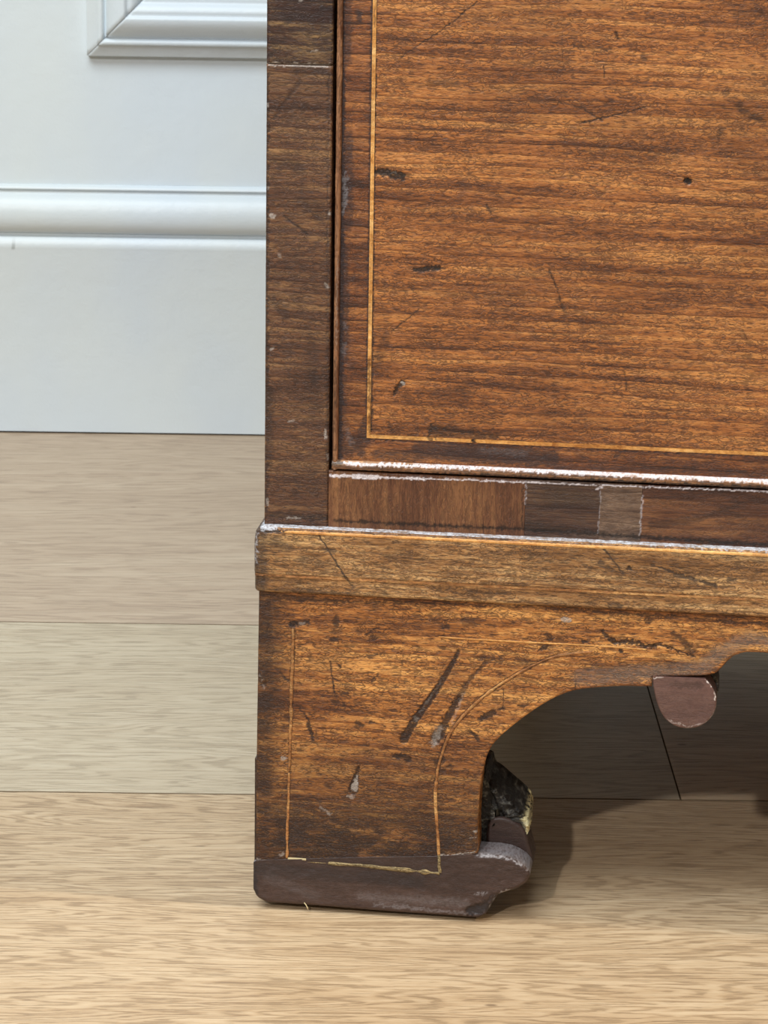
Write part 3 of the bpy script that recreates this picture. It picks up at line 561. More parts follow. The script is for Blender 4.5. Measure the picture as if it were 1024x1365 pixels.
def swept_plinth():
    prof = [(-VS-12, WP1+.2)]                                # (outward distance from the foot face, height); top ledge runs back under the stile
    prof += [(q, WP1+.15) for q in np.linspace(-VS-2, -VP-2.0, 12)]
    prof += [(-VP-2.0+1.9*math.sin(a), WP1-1.9+1.95*math.cos(a)) for a in np.linspace(.15, math.pi/2, 10)]
    n0 = len(prof)
    prof += [(-VP, q) for q in np.linspace(WP1-2.4, WPS+.9, 62)]
    prof += [(-VP-.15, WPS+.75), (-VP-.15, WPS-.75)]
    prof += [(-VP-.3, WPS-1.0)]+[(-VP-.3, q) for q in np.linspace(WPS-1.4, WP0+1.6, 14)]+[(-VP-.5, WP0+.9), (-VP-1.2, WP0+.3), (-VP-2.4, WP0)]
    P = np.array(prof); n = len(P)
    outl = -UP0+VP                                             # how far the left face lies beyond u=0, less the same offset
    ring = []                                                  # path stations: (u, v, outward dir)
    rad = 1.6; cu, cv = UP0+(-VP)+rad*0, VP+(-VP)
    xs_ = np.concatenate([np.arange(250, 0, -.45), np.linspace(0, -.0, 1)])
    st = [(x, 0., (0, -1)) for x in np.concatenate([np.arange(WID, 250, -14.), xs_[xs_ > 1.5]])]
    bu = UP0-VP                                                # base corner in u; faces offset outward from here
    bu = UP0+(-VP)
    for a in np.linspace(0, math.pi/2, 9): st.append((bu+1.2*(1-math.sin(a))-.0, 1.2*(1-math.cos(a)), (-math.sin(a), -math.cos(a))))
    st += [(bu, v, (-1, 0)) for v in np.concatenate([np.arange(2, 40, .8), np.linspace(45, DEP, 12)])]
    # right of the corner the path must not run past it
    st = [s_ for s_ in st if not (s_[2] == (0, -1) and s_[0] < bu+1.3)]
    V = np.zeros((len(st), n, 3))
    for i, (u, v, d) in enumerate(st):
        V[i, :, 0] = u+d[0]*P[:, 0]; V[i, :, 1] = v+d[1]*P[:, 0]; V[i, :, 2] = P[:, 1]
    at, dep = mp_.eval(V[:, :, 0], V[:, :, 2])
    fade = np.array([1. if s_[2] == (0, -1) else .9 for s_ in st])[:, None]
    for k in at: at[k] = at[k]*fade
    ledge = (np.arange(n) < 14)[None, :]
    ed = np.clip(1-np.abs(P[:, 1]-WP1+.5)/2.5, 0, 1)[None, :]
    nz = (fbm(V[:, :, 0]*.5+V[:, :, 1]*.5, V[:, :, 2]*.5)-.5)
    corner = np.exp(-(((V[:, :, 0]-UP0)**2)/16))*np.clip((V[:, :, 2]-WP1+7)/7, 0, 1)
    dd = np.array([s_[2] for s_ in st])
    push = -dep-ed*np.abs(nz)*1.3-.25*np.abs(nz)-corner*.9
    V[:, :, 0] += dd[:, 0:1]*push; V[:, :, 1] += dd[:, 1:2]*push; V[:, :, 2] -= ed*np.abs(nz)*.8+corner*1.3*np.clip(ed, 0, 1)
    at['pale'] = np.where(ledge, np.maximum(at['pale'], .95*np.clip(fbm(V[:, :, 0]*.35+40, V[:, :, 1]*.9)*2.4-.35, 0, 1)), at['pale'])  # whitened ledge: bright reflection on the plinth top painted into the colour
    at['stain'] = np.where(ledge, .45*np.clip(1.4-1.2*fbm(V[:, :, 0]*.5, V[:, :, 1]*.7+60), 0, 1), at['stain'])
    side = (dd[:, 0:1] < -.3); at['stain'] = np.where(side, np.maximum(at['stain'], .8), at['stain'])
    m = len(st); I = np.arange(m*n).reshape(m, n)
    q = np.stack([I[:-1, :-1], I[:-1, 1:], I[1:, 1:], I[1:, :-1]], -1).reshape(-1, 4)[:, ::-1]
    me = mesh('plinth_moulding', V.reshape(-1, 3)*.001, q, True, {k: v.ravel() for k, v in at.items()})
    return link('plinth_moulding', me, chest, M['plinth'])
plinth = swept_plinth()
ms = Marks([('d', [(339, 766), (380, 768)], 2, 2, .55, 0, 3, 1), ('d', [(640, 780), (780, 790)], .8, .8, .4, 0, 1.5, 1.5), ('d', [(460, 770), (470, 776)], 2, 2, .8, 0, 1, .6), ('d', [(860, 790), (1024, 799)], 1, 1, .35, 0, 2, 1.5)], VP)
Ug, Wg = rectgrid(UP0+1.0, WID-UP0-1, WPS-.55, WPS+.5, .5, .26); sheet('stringing_inlay', Ug, Wg, lambda X, W: VP+.02+waver(.35, .2)(X, W), VP+6, plinth, M['string_worn'], ms)
a_ = float(fr(372, 702, VP)[0])
Ug, Wg = rectgrid(a_, WID-a_, WP1-2.25, WP1-.95, .5, .22)
def strip(X, W): return VP-.12+.9*np.clip((W-(WP1-1.6))/.9, 0, 1)**1.5+.8*np.exp(-(X-a_)/3)+waver(.3, .3)(X, W)
st2 = Marks([('d', [(372, 704), (470, 707)], .5, .1, .5, 0, 2, 1.5), ('p', [(390, 700), (640, 713)], 1, 1, .3, 0, 1, 2)], VP)
sheet('stringing_inlay', Ug, Wg, strip, VP+6, plinth, M['string'], st2)

# ---- bracket foot front, running on as the shaped apron
VF = 0.
WT = WP0+1.0
arch_px = [(637, 1139), (636.5, 1110), (638, 1080), (640.5, 1050), (643.5, 1030), (646.5, 1018), (650, 1005), (657.5, 991), (676.7, 973), (697, 957), (720.6, 940.6), (744, 927.4), (767.5, 919.5), (785, 917.8), (814, 915), (844, 915), (869, 915.5)]
low = [fr(*p) for p in arch_px]
low2 = [fr(*p) for p in [(869.6, 903), (899, 901.5), (940, 901), (955, 897.5), (963.5, 889), (973, 878), (985, 871), (1001.6, 868.9), (1024, 871)]]
ARW = low2[-1][1]
UF0 = float(fr(345, 950)[0]); WSEAM = float(fr(480, 1142)[1])
def chaikin(P, k=2):
    P = [np.array(p) for p in P]
    for _ in range(k):
        Q = [P[0]]
        for a, c in zip(P[:-1], P[1:]): Q += [a*.75+c*.25, a*.25+c*.75]
        P = Q+[P[-1]]
    return P
lowc = chaikin(low); low2c = chaikin(low2)
inner = np.array([p for p in lowc if p[1] < 92]); i_w = inner[:, 1]; i_u = inner[:, 0]; o_ = np.argsort(i_w)
up = np.array([p for p in lowc if p[1] >= 84]); 
WSP = 86.
usplit = float(np.interp(WSP, i_w[o_], i_u[o_]))
arch_u = np.concatenate([up[:, 0], [p[0] for p in low2c]]); arch_w = np.concatenate([up[:, 1], [p[1] for p in low2c]])
ustep = low[-1][0]
def archw(u):
    u = np.where(u > WID/2, WID-u, u)
    return np.interp(u, arch_u, arch_w, right=ARW)
curve = [tuple(p) for p in lowc]+[tuple(p) for p in low2c]+[(WID/2, ARW)]
INL = [[(391, 836), (390.5, 870), (389, 910), (388, 950), (386.5, 1000), (385, 1050), (383, 1110), (382.5, 1144)],
       [(584, 1140), (583, 1110), (581, 1080), (580.5, 1055), (582, 1035), (588, 1008), (596, 985), (608, 965), (622, 949), (640, 932), (662, 915), (688, 899), (712, 886), (738, 875), (765, 871)]]
mf = Marks([('d', q_, 3.0, 2.4, .8, .1, 1.6, .5) for q_ in INL]+[
 ('d', [(611, 868), (606, 880), (582, 920)], 2.2, 4.4, .9, .35, 1.6, .4), ('d', [(582, 920), (552, 962), (538, 986)], 4.4, 6.0, .93, .5, 1.6, .4), ('p', [(552, 957), (556, 960)], 1.5, 2, .3, .3, 2, 1), ('p', [(590, 905), (560, 950)], .7, .7, .22, 0, 1, 1),  # pale dab paints the shine near the scrape's lower end
 ('d', [(652, 880), (628, 903), (612, 930)], 2.2, 3.6, .7, .2, 1.8, 1), ('d', [(612, 930), (598, 955), (582, 985)], 3.4, 7.2, .9, .45, 1.6, 1), ('p', [(586, 970), (578, 990)], 4, 5, .42, .2, 3, 1.2), ('p', [(572, 989), (584, 993)], 1, 1.2, .6, 0, 1, .8), ('p', [(620, 920), (603, 965)], 1, 1.6, .25, 0, 1, 1.3),
 ('d', [(640, 878), (668, 880)], 3, 4, .6, .05, 3, 1), ('d', [(527, 1008), (538, 1009), (544, 1012)], 4, 5, .92, .3, 2, .7), ('d', [(640, 959), (650, 953), (657, 950)], 3.5, 5, .9, .25, 1.8, .8), ('d', [(626, 974), (634, 981), (638, 986)], 1.6, 2.8, .9, .2, 1, .5),
 ('d', [(582, 1016), (592, 1013)], 4.5, 4, .85, .2, 2.2, .8), ('d', [(596, 1021), (602, 1021)], 2, 1.5, .8, .1, 1.5, .6), ('d', [(388, 832), (394, 831)], 4, 4, 1, .4, 1.2, .6), ('d', [(396, 831), (411, 830)], 3.5, 2.6, .85, .1, 1.5, .8), ('p', [(401, 830), (406, 830)], 1.8, 1.4, .4, 0, 1.2, .8),
 ('d', [(448, 823), (448, 833)], 3.6, 4.4, .8, .15, 2, .8), ('d', [(442, 853), (449, 853)], 3.4, 2.6, .85, .15, 1.6, .6), ('d', [(410, 846), (448, 844)], .7, .8, .55, 0, 1.2, .7), ('d', [(440, 881), (443, 905), (446, 924)], .7, 1.2, .95, .2, .8, .3), ('d', [(443, 903), (475, 921)], .9, .6, .65, .1, .9, .4),
 ('d', [(446, 924), (452, 930), (461, 942)], 1.5, 1, .7, .05, 1.5, .7), ('d', [(455, 924), (463, 925)], 2.6, 2, .8, .1, 2, .8), ('d', [(452, 887), (454, 889)], 2, 2, .9, .1, 1, .6), ('d', [(400, 944), (412, 960), (417, 986)], .8, 2.4, .9, .25, 1.2, .6), ('d', [(410, 965), (415, 980)], 2, 2, .9, .1, 1, .5),
 ('d', [(367, 890), (384, 907)], 1.4, 1.8, .85, .15, 1.2, .6), ('d', [(345, 893), (366, 885)], 1.2, 1, .7, .1, 1.5, .9), ('d', [(344, 906), (350, 912)], 4, 5, .9, .5, 2, 1), ('p', [(347, 900), (350, 908)], 1, 1, .5, 0, 1, 1), ('p', [(376, 1011), (381, 1012)], 2, 1.6, .9, 0, 1, .8), ('p', [(351, 914), (352, 918)], 1, 1, .5, 0, 1, 1),
 ('d', [(478, 1022), (471, 1053)], 1.5, 7, .92, .5, 1.2, .4), ('p', [(476, 1034), (472, 1051)], .8, 4.4, .85, .1, 1.2, .6), ('p', [(464, 1062), (470, 1063)], 2, 1.8, .6, 0, 1, 1), ('p', [(428, 1077), (440, 1085)], 2, 1.6, .55, 0, 1.5, 1.4), ('d', [(435, 1047), (440, 1049)], 3.5, 3.5, .7, .1, 2, .8),
 ('d', [(476, 963), (483, 967)], 3, 3, .85, .1, 2, .8), ('d', [(494, 963), (498, 962)], 3, 2, .8, .1, 1.6, .8), ('d', [(470, 877), (508, 872)], .9, 1, .8, .1, 1, .7), ('d', [(488, 846), (495, 840), (505, 838)], 1.2, 1, .85, .1, 1, .6), ('d', [(494, 850), (505, 849)], 3, 2.4, .7, .1, 1.6, .8),
 ('d', [(540, 873), (535, 890), (531, 906)], 1, .8, .6, .1, 1.5, 1.2), ('d', [(497, 908), (503, 899)], 2.2, 2, .75, .1, 1.5, .8), ('d', [(592, 836), (596, 835)], 4, 3, .8, .1, 2, 1), ('d', [(618, 828), (630, 832)], 6, 5, .6, .05, 4, 1), ('d', [(499, 808), (504, 812)], 6, 5, .5, 0, 5, 1), ('d', [(590, 850), (599, 818)], .8, .5, .6, .05, 1, 1),
 ('p', [(751, 826), (759, 827)], 3.2, 3, .75, -.1, 1.2, .4), ('d', [(748, 829), (762, 829)], 1.2, 1.2, .5, 0, 1, .4), ('d', [(803, 842), (812, 851), (820, 857)], 2.6, 3.6, .95, .4, 1.2, .9), ('d', [(820, 857), (845, 855), (862, 862), (874, 860)], 3.2, 2.8, .92, .35, 1.4, 1.2), ('d', [(874, 858), (900, 866), (928, 876)], 2.6, 1, .9, .3, 1.2, .9),
 ('d', [(826, 866), (830, 868)], 2.6, 2.2, .95, .2, 1.2, .7), ('d', [(778, 855), (784, 855)], 2.2, 1.8, .9, .15, 1, .7), ('d', [(730, 847), (734, 852)], 4.5, 3.6, .8, .1, 2.5, 1), ('d', [(730, 860), (718, 868)], 2.6, 1.6, .85, .15, 1.5, 1), ('d', [(899, 845), (912, 855), (922, 868)], 4, 4.4, .75, .1, 3, 1),
 ('d', [(862, 828), (866, 827)], 4, 3, .7, .1, 2.5, .9), ('d', [(671, 918), (671, 947)], .6, .8, .85, .15, .8, .3), ('d', [(666, 945), (674, 944)], 2, 1.6, .9, .1, 1.2, .7), ('d', [(692, 941), (702, 941)], 1.8, 1.2, .85, .1, 1.2, .7), ('d', [(695, 880), (715, 886)], 5, 4, .55, 0, 4, 1),
 ('d', [(767, 899), (768, 920)], .6, .6, .9, .15, .7, .2), ('d', [(800, 900), (860, 893), (930, 890), (960, 870), (1000, 850), (1024, 853)], 13, 8, .55, 0, 14, .8), ('p', [(775, 903), (860, 898), (935, 892), (962, 868), (1000, 850), (1024, 856)], 11, 8, .20, 0, 12, .8), ('d', [(770, 905), (800, 893)], 8, 12, .45, 0, 9, .8), ('d', [(880, 889), (900, 889)], 1.8, 1.2, .6, 0, 2, 1),
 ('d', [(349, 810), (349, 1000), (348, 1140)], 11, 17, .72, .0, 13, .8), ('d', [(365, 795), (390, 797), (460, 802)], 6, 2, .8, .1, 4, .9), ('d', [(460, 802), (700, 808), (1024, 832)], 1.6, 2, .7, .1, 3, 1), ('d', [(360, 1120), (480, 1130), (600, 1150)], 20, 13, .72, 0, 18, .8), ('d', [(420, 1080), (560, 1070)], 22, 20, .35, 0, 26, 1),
 ('d', [(600, 1040), (628, 1080)], 18, 16, .35, 0, 18, 1), ('d', [(480, 1005), (560, 1020)], 14, 16, .4, 0, 18, 1), ('d', [(440, 1000), (520, 1060)], 16, 18, .3, 0, 20, 1), ('d', [(360, 960), (372, 1060)], 16, 20, .45, 0, 16, 1), ('d', [(604, 1115), (632, 1125)], 10, 9, .35, 0, 12, 1),
 ('p', [(585, 1140), (610, 1139), (634, 1136)], .7, .8, .85, 0, .8, .6), ('p', [(342, 1146), (362, 1148)], .7, .5, .6, 0, 1, .8), ('p', [(632, 1108), (635, 1109)], 1.3, 1.3, .8, 0, .8, .6), ('p', [(627, 1117), (634, 1116)], 1, .9, .5, 0, 1, 1),
 ('p', [(372, 1138), (378, 1139)], 2, 1.8, .55, 0, 1.5, 1.2), ('d', [(388, 870), (389, 880)], .6, .6, .3, 0, 1, 1), ('d', [(690, 845), (820, 870)], .6, .6, .2, 0, 2, 1), ('d', [(640, 900), (700, 905)], .8, .8, .5, 0, 1, 1), ('d', [(520, 920), (560, 900)], .7, .7, .5, 0, 1, 1)], VF)
fwave = waver(.5, .035)
_lw = [fr(341, 1145), fr(342, 1005), fr(345, 800)]
def left_shift(X, W):
    ul = np.interp(W, [p[1] for p in _lw], [p[0] for p in _lw])
    return X+(ul-UF0)*np.clip(1-(X-UF0)/15, 0, 1)
_sm = [fr(341, 1147), fr(480, 1143), fr(585, 1141.5), fr(634, 1138)]
def seam(u): return np.interp(u, [p[0] for p in _sm], [p[1] for p in _sm])
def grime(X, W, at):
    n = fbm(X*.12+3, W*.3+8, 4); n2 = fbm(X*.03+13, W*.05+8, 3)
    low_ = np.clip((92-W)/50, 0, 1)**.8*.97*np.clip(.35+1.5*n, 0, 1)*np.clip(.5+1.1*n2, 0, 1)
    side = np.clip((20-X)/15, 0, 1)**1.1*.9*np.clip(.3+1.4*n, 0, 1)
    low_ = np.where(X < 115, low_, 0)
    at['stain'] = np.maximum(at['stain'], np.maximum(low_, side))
bseg = chaikin(low, 1)+[np.array(p) for p in low2]
def ffun(X, W):
    d = np.minimum(polyd(X, W, bseg), np.clip(X-np.interp(W, [p[1] for p in _lw], [p[0] for p in _lw]), 0, 99))
    t = np.clip(1-d/1.1, 0, 1); return VF+fwave(X, W)+.9*(1-np.sqrt(1-t*t*.97))
def foot_front():
    ws = np.linspace(WSEAM+.05, WSP, 126); k = np.linspace(0, 1, 250)
    iu = np.interp(ws, i_w[o_], i_u[o_])
    Wa, Ka = np.meshgrid(ws, k, indexing='xy')            # shape (k, ws)
    Ua = UF0+(iu[None, :]-UF0)*Ka
    sm = seam(Ua)-.1; Wa = sm+(Wa-WSEAM)/(WSP-WSEAM)*(WSP-sm); Ua = left_shift(Ua, Wa)
    f = sheet('bracket_foot', Ua, Wa, ffun, VF+18, chest, M['foot'], mf, grime)
    us = np.concatenate([np.arange(UF0, ustep, .45), [ustep-.02, ustep+.02], np.arange(ustep+.4, 250, .45), np.arange(250, WID/2, 10.), [WID/2]])
    # columns right of the foot start at the arch, the others at the joint between the two patches
    lo = np.where(us < usplit, WSP, np.maximum(archw(us), WSP)); rows_ = np.linspace(0, 1, 150)
    Ub = np.repeat(us[:, None], 150, 1); Wb = lo[:, None]+(WT-lo[:, None])*rows_[None, :]
    Ub = left_shift(Ub, Wb)
    a = sheet('apron', Ub, Wb, ffun, VF+18, chest, M['foot'], mf, grime)
    return f, a
foot, apron = foot_front()
apron['label'] = 'orange-brown shaped apron with dark scrapes and an arched pale inlay line'
foot['label'] = 'darker lower part of the left bracket foot, scarred veneer'
# mirrored, coarse right half beyond the frame
us = np.concatenate([np.arange(WID/2, WID-usplit, 8.), [WID-usplit]])
Ub = np.repeat(us[:, None], 6, 1); lo = archw(us); Wb = lo[:, None]+(WT-lo[:, None])*np.linspace(0, 1, 6)[None, :]
sheet('apron', Ub, Wb, lambda X, W: VF+0*X, VF+18, chest, M['foot'])
prism('bracket_foot', [(WID-107, .8), (WID-1, .8), (WID-1, WT), (WID-usplit, WT), (WID-usplit, 86)], VF, VF+18, chest, M['foot'])
# stringing on the foot and apron
def strung(px, parent, rad, mat, v=VF-.02, closed=False, jit=.25):
    P = chaikin([fr(*p) for p in px], 2); Q = []
    for a, c in zip(P[:-1], P[1:]):
        n = max(1, int(np.linalg.norm(c-a)/1.2))
        for t in range(n): Q.append(a+(c-a)*t/n)
    Q.append(P[-1]); Q = np.array(Q)
    vv = v+fwave(Q[:, 0], Q[:, 1])
    jig = (vn(Q[:, 0]*.4+3, Q[:, 1]*.4)-.5)*.35
    return tube('stringing_inlay', [(q[0]+j, z_, q[1]) for q, z_, j in zip(Q, vv, jig)], rad, parent, mat, flat=.45, jit=jit)
strung([(391, 838), (390.5, 870), (389, 910), (388, 950), (386.5, 1000), (385.5, 1028)], foot, .72, M['string_worn']).__setattr__('name', 'stringing_inlay')
strung([(385.5, 1030), (384.5, 1070), (383, 1110), (382.5, 1144)], foot, .55, M['string_worn'])
strung([(384, 1144.5), (408, 1146)], foot, .6, M['dust'])
strung([(410, 1149), (425, 1150), (440, 1151)], foot, .3, M['string_dry'], v=VF-.15, jit=.6)
strung([(438, 1150.5), (460, 1152.5), (480, 1153), (510, 1157), (545, 1160), (586, 1164)], foot, .85, M['string_dry'], v=VF-.25, jit=.5)
strung([(586.5, 1163), (585.5, 1150), (585, 1140)], foot, .7, M['string_dry'], v=VF-.25)
strung([(585, 1140), (583.5, 1110), (581, 1080), (580.5, 1055), (582, 1040)], foot, .72, M['string_worn'])
strung([(582, 1040), (583.5, 1025), (588, 1008), (596, 985), (608, 965), (622, 949), (640, 932), (662, 915), (688, 899), (712, 886), (738, 875), (765, 871), (790, 869)], apron, .62, M['string_worn'])
strung([(585, 849), (640, 853), (700, 856), (740, 858), (800, 861), (862, 866)], apron, .42, M['string'], v=VF+.05)

# ---- dark foot block with its rounded, broken toe
blk_px = [(342, 1147), (338.5, 1149), (338, 1189), (345, 1198), (356, 1203.5), (422, 1208), (496, 1214), (560, 1218.5), (620, 1222.8), (637, 1224), (648, 1219), (652, 1214), (655, 1207), (659, 1200), (664, 1193), (671, 1190.5), (677, 1188.5),
          (689, 1185.5), (700, 1178), (706, 1169.5), (705, 1161), (699, 1153.5), (690, 1148.5), (679, 1143.5), (663, 1140.5), (644, 1139.5), (633, 1138), (620, 1139), (585, 1142)]
def foot_block():
    pts = [fr(*p) for p in blk_px]
    # bottom edge wanders on a rounded strip: rows between lower and upper outline, columns along u
    P = np.array(pts); U_ = P[:, 0]
    lo_px = blk_px[2:17]+blk_px[17:20]; hi_px = [blk_px[1], blk_px[0]]+blk_px[:18:-1][:-0 or None]
    lo = np.array([fr(*p) for p in [(338, 1187), (341, 1194), (345, 1198), (356, 1203.5), (422, 1208), (496, 1214), (560, 1218.5), (620, 1222.8), (637, 1224), (648, 1219), (652, 1213), (655.5, 1206), (659, 1200), (664, 1193), (671, 1190.5), (677, 1188.5), (689, 1185.5), (700, 1178), (704.5, 1172), (706.5, 1167)]])
    hi = np.array([fr(*p) for p in [(338, 1149), (342, 1147), (480, 1143.5), (585, 1141.5), (633, 1138.3), (644, 1139.5), (663, 1140.5), (679, 1143.5), (690, 1148.5), (699, 1154.5), (704.5, 1161), (706.5, 1166)]])
    us = np.concatenate([np.arange(lo[0, 0], 125, .45), np.linspace(125, lo[-1, 0]-.02, 30)])
    l = np.interp(us, lo[:, 0], lo[:, 1]); h = np.interp(us, hi[:, 0], hi[:, 1]); h = np.where(us < 104, np.where(us > float(fr(342, 1147)[0]), seam(us)+.1, h), h)
    k = np.linspace(0, 1, 60); Ub = np.repeat(us[:, None], 60, 1); Wb = l[:, None]+(h-l)[:, None]*k
    edge = [tuple(p) for p in lo]+[tuple(p) for p in hi[::-1][:8]]
    mkb = Marks([('d', [(628, 1214), (650, 1211)], 7, 7, .9, .8, 3, 1.4), ('d', [(640, 1205), (662, 1196)], 3, 3, .6, .4, 3, 1.4), ('p', [(655, 1212), (660, 1200), (668, 1192), (684, 1188)], 2.2, 2, .9, .2, 1.2, 1.4), ('p', [(634, 1190), (650, 1192)], 1, .7, .5, 0, 1, 1.4),
                 ('p', [(480, 1195), (560, 1200), (620, 1203)], 5, 6, .2, 0, 9, 1.4), ('p', [(636, 1140), (660, 1141.5), (680, 1145), (694, 1152)], .9, 1.6, .85, .2, 1, 1), ('p', [(694, 1150), (704, 1160)], 2, 1.5, .5, .1, 2, 1.3),
                 ('d', [(345, 1160), (440, 1165), (560, 1175)], 9, 8, .5, 0, 10, 1), ('p', [(360, 1170), (420, 1195)], 8, 6, .08, 0, 9, 1), ('p', [(500, 1205), (620, 1218)], 2, 2, .35, 0, 3, 1.4), ('d', [(338, 1150), (340, 1190)], 4, 4, .8, 0, 3, 1)], VF)
    def fn(X, W):
        d = polyd(X, W, edge); t = np.clip(1-d/2.0, 0, 1)
        return VF-.25+fwave(X, W)*.8+1.7*(1-np.sqrt(1-t*t*.97))+.35*(fbm(X*.3, W*.5)-.5)
    return sheet('foot_block', Ub, Wb, fn, VF+17, chest, M['block'], mkb, None, .55)  # pale rim paints the diffuse light caught on the block's top ledge
fb = foot_block(); fb['label'] = 'dark purplish-brown base strip of the foot with chipped rounded toe'
# splintered wood behind the foot's inner edge: the side bracket's toe running back
def ragged(name, outline_px, v0, v1, mat, pale_px, vt, seed=0):
    pts = chaikin([fr(*p, v0) for p in outline_px], 1); n = len(pts); c = np.mean(pts, 0); V = []; pal = []; stn = []
    rings = [(0, .2), (0, .45), (0, .7), (0, .9), (0, 1.0), (.12, 1.03), (.3, 1.02), (.5, 1.0), (.75, .97), (1., .93)]
    L = 6; Vv = []
    for (t, s_) in rings:
        # densify the outline
        Q = []
        for a, b2 in zip(pts, pts[1:]+pts[:1]):
            for j in range(L): Q.append(a+(b2-a)*j/L)
        Q = np.array(Q); q = c+(Q-c)*s_
        nz = (fbm(q[:, 0]*.25+seed, q[:, 1]*.3+t*9)-.5); nz2 = (fbm(q[:, 0]*.9+seed, q[:, 1]*.9+t*19)-.5)
        vv = v0+(v1-v0)*t+(vt*(nz*1.6+nz2*.8) if t < .05 else 0)+(1-s_)*0
        q = q+(nz2[:, None]*1.3 if s_ > .95 else 0)
        Vv.append(np.stack([q[:, 0], vv+np.zeros(len(q)), q[:, 1]], 1))
    A = np.array(Vv); m, k = A.shape[:2]; I = np.arange(m*k).reshape(m, k); J = np.roll(I, -1, 1)
    q = np.stack([I[:-1], J[:-1], J[1:], I[1:]], -1).reshape(-1, 4)
    Fc = [list(f) for f in q]+[list(I[0]), list(I[-1][::-1])]
    flat = A.reshape(-1, 3); pl = np.zeros(len(flat))
    for (p, r) in pale_px:
        g = fr(*p, v0); pl = np.maximum(pl, np.clip(1.5-np.hypot(flat[:, 0]-g[0], flat[:, 2]-g[1])/r, 0, 1))
    return link(name, mesh(name, flat*.001, Fc, True, {'pale': pl, 'stain': pl*0}), chest, mat)
gb = ragged('glue_block', [(622, 1142), (622, 1034), (646, 1030), (650, 1048), (659, 1053), (676, 1068), (694, 1083), (704, 1095), (706, 1106), (702, 1114), (690, 1120), (676, 1130), (655, 1142)], 19, 58, M['broken'], [((701, 1093), 1.9), ((704, 1102), 2.0), ((704, 1110), 1.6)], 4, 3)
gb['label'] = 'splintered near-black wood behind the foot with cream chips'
tq = chaikin([fr(*p, 17.5) for p in [(648, 1150), (648, 1104), (655, 1091), (668, 1089), (684, 1094), (697, 1103), (703, 1116), (706, 1128), (710.5, 1143), (711, 1153), (706, 1163), (694, 1172), (676, 1172)]], 1)
tb = prism('toe_return', tq, 17.5, 36, chest, M['block'], .0022, 4)
boxes('glue_block', [(24, 60, 18.5, 50, 0, 150)], chest, M['inside'], .001)
for (a, c) in ((130, 148),): boxes('glue_block', [(300, 380, 18.5, 36, 143, 154)], chest, M['inside'], .001)
# pendant
pen_px = [(870.5, 903), (871.5, 917), (876.5, 939), (885, 956.5), (899, 967.5), (918, 971), (935, 967.5), (949.5, 956), (956, 939), (954.5, 925), (947, 911), (938, 902.5), (923, 902), (899, 902)]
def pendant():
    P = np.array(chaikin([fr(*p) for p in pen_px[:12]], 2)); iu = [(i) for i in range(len(P))]
    ws = np.linspace(P[:, 1].min()+.15, fr(900, 902.5)[1], 70)
    kmin = P[:, 1].argmin(); Lf = P[:kmin+1]; Rt = P[kmin:]
    ul = np.interp(ws, Lf[::-1, 1], Lf[::-1, 0]); ur = np.interp(ws, Rt[:, 1], Rt[:, 0])
    k = np.linspace(0, 1, 80); Wb, Kb = np.meshgrid(ws, k); Ub = ul[None, :]+(ur-ul)[None, :]*Kb
    edge = [tuple(p) for p in P]
    mkp = Marks([('p', [(938, 903), (947, 911), (954.5, 925), (954, 934)], 1.3, .9, .95, 0, .8, .8), ('p', [(872, 904), (885, 903.4)], .9, .7, .9, 0, .8, .6), ('p', [(926, 903), (938, 903)], 1, 1, .95, 0, .8, .6), ('p', [(888, 960), (918, 970), (945, 962), (955, 942)], .5, .5, .35, 0, 1, .8),
                 ('d', [(895, 912), (935, 914)], 4, 4, .35, 0, 5, 1)], VF-1.2)
    def fn(X, W):
        d = polyd(X, W, edge); t = np.clip(1-d/.8, 0, 1); return VF-1.0+.7*(1-np.sqrt(1-t*t*.96))+.3*(fbm(X*.2, W*.2)-.5)
    p = sheet('pendant', Ub, Wb, fn, VF+13, chest, M['pendant'], mkp); p['label'] = 'rounded plain pendant drop under the apron'
pendant()
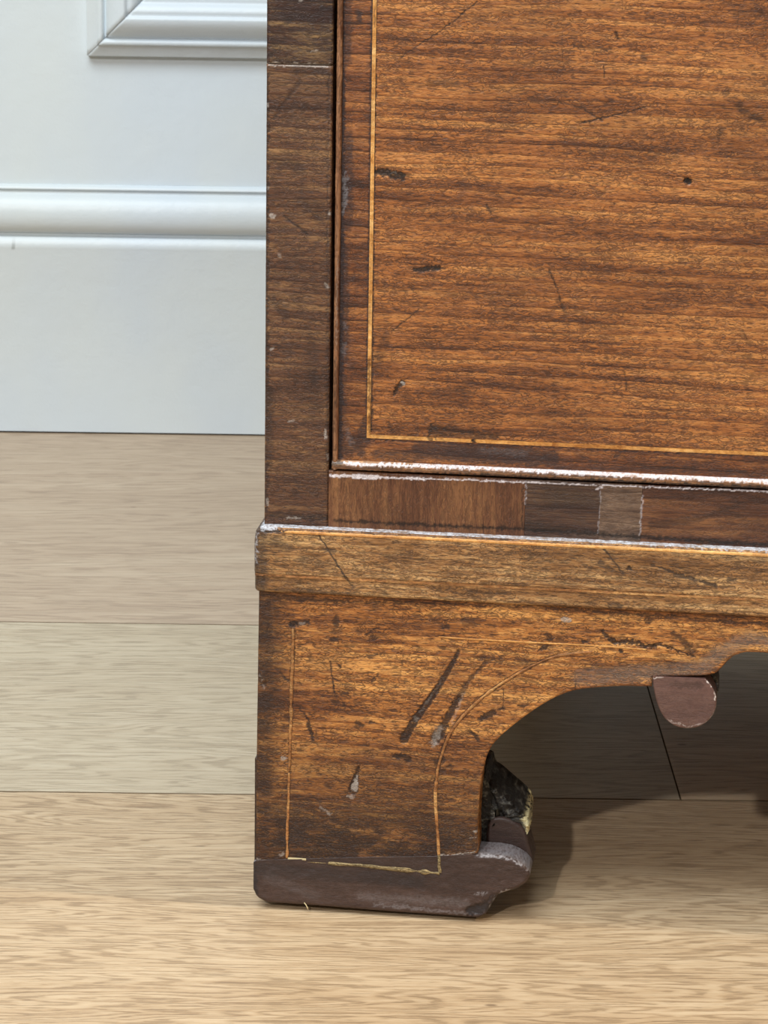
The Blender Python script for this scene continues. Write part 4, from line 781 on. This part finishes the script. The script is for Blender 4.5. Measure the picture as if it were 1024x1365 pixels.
pp = chaikin([fr(*p, 13) for p in [(915, 890), (920, 940), (945, 938), (958, 925), (959, 912), (952, 897), (950, 886)]], 1)
prism('glue_block', pp, 13.2, 30, chest, M['broken'])
# side brackets (front-left one is proud of the face by a hair) and the rear feet
sp_ = [fr(337.8, 1196), fr(337.8, 1012), fr(341.5, 1006)]
ul_ = float(sp_[0][0])
boxes('side_bracket', [(ul_, ul_+3, VF+2.2, 120, 8, float(sp_[1][1]))], chest, M['carcass'], .0006)
boxes('side_bracket', [(ul_+3.1, UF0+17, VF+18.3, 120, 0, WT-.5)], chest, M['carcass'])
def side_apron(u0, u1):
    pts = [(120, 90), (150, 118), (200, 130), (DEP-200, 130), (DEP-150, 118), (DEP-120, 90), (DEP-110, 0), (DEP, 0), (DEP, WT-.5), (120, WT-.5)]
    n = len(pts); V = [(u0, y, z_) for y, z_ in pts]+[(u1, y, z_) for y, z_ in pts]
    Fc = [list(range(n)), list(range(2*n-1, n-1, -1))]+[[i, n+i, n+(i+1) % n, (i+1) % n] for i in range(n)]
    link('side_bracket', mesh('side_bracket', np.array(V)*.001, Fc), chest, M['carcass'])
side_apron(UF0+.5, UF0+17); side_apron(WID-UF0-17, WID-UF0-.5)
boxes('side_bracket', [(WID-UF0-17, WID-UF0-.5, VF+18.3, 120, 1, WT-.5)], chest, M['carcass'])
boxes('back_light_blocker', [(UF0+110.5, WID-UF0-110.5, DEP-16, DEP, 112, 154)], chest, M['inside'])  # unseen rail added to block light coming in behind the chest
for q_ in ((UF0+17.2, UF0+110), (WID-UF0-110, WID-UF0-17.2)): boxes('back_foot', [(q_[0], q_[1], DEP-16, DEP, 1, 154)], chest, M['inside'])
# a tiny pale splinter hanging from under the foot
q = fr(409, 1207); tube('splinter', [(q[0]-1.2, -.5, q[1]+1.6), (q[0]-.2, -.9, q[1]+.6), (q[0]+.5, -1.2, q[1]-.6), (q[0]+.8, -1.3, max(q[1]-1.4, .3))], .28, chest, M['dust'], 1., .1, 6)
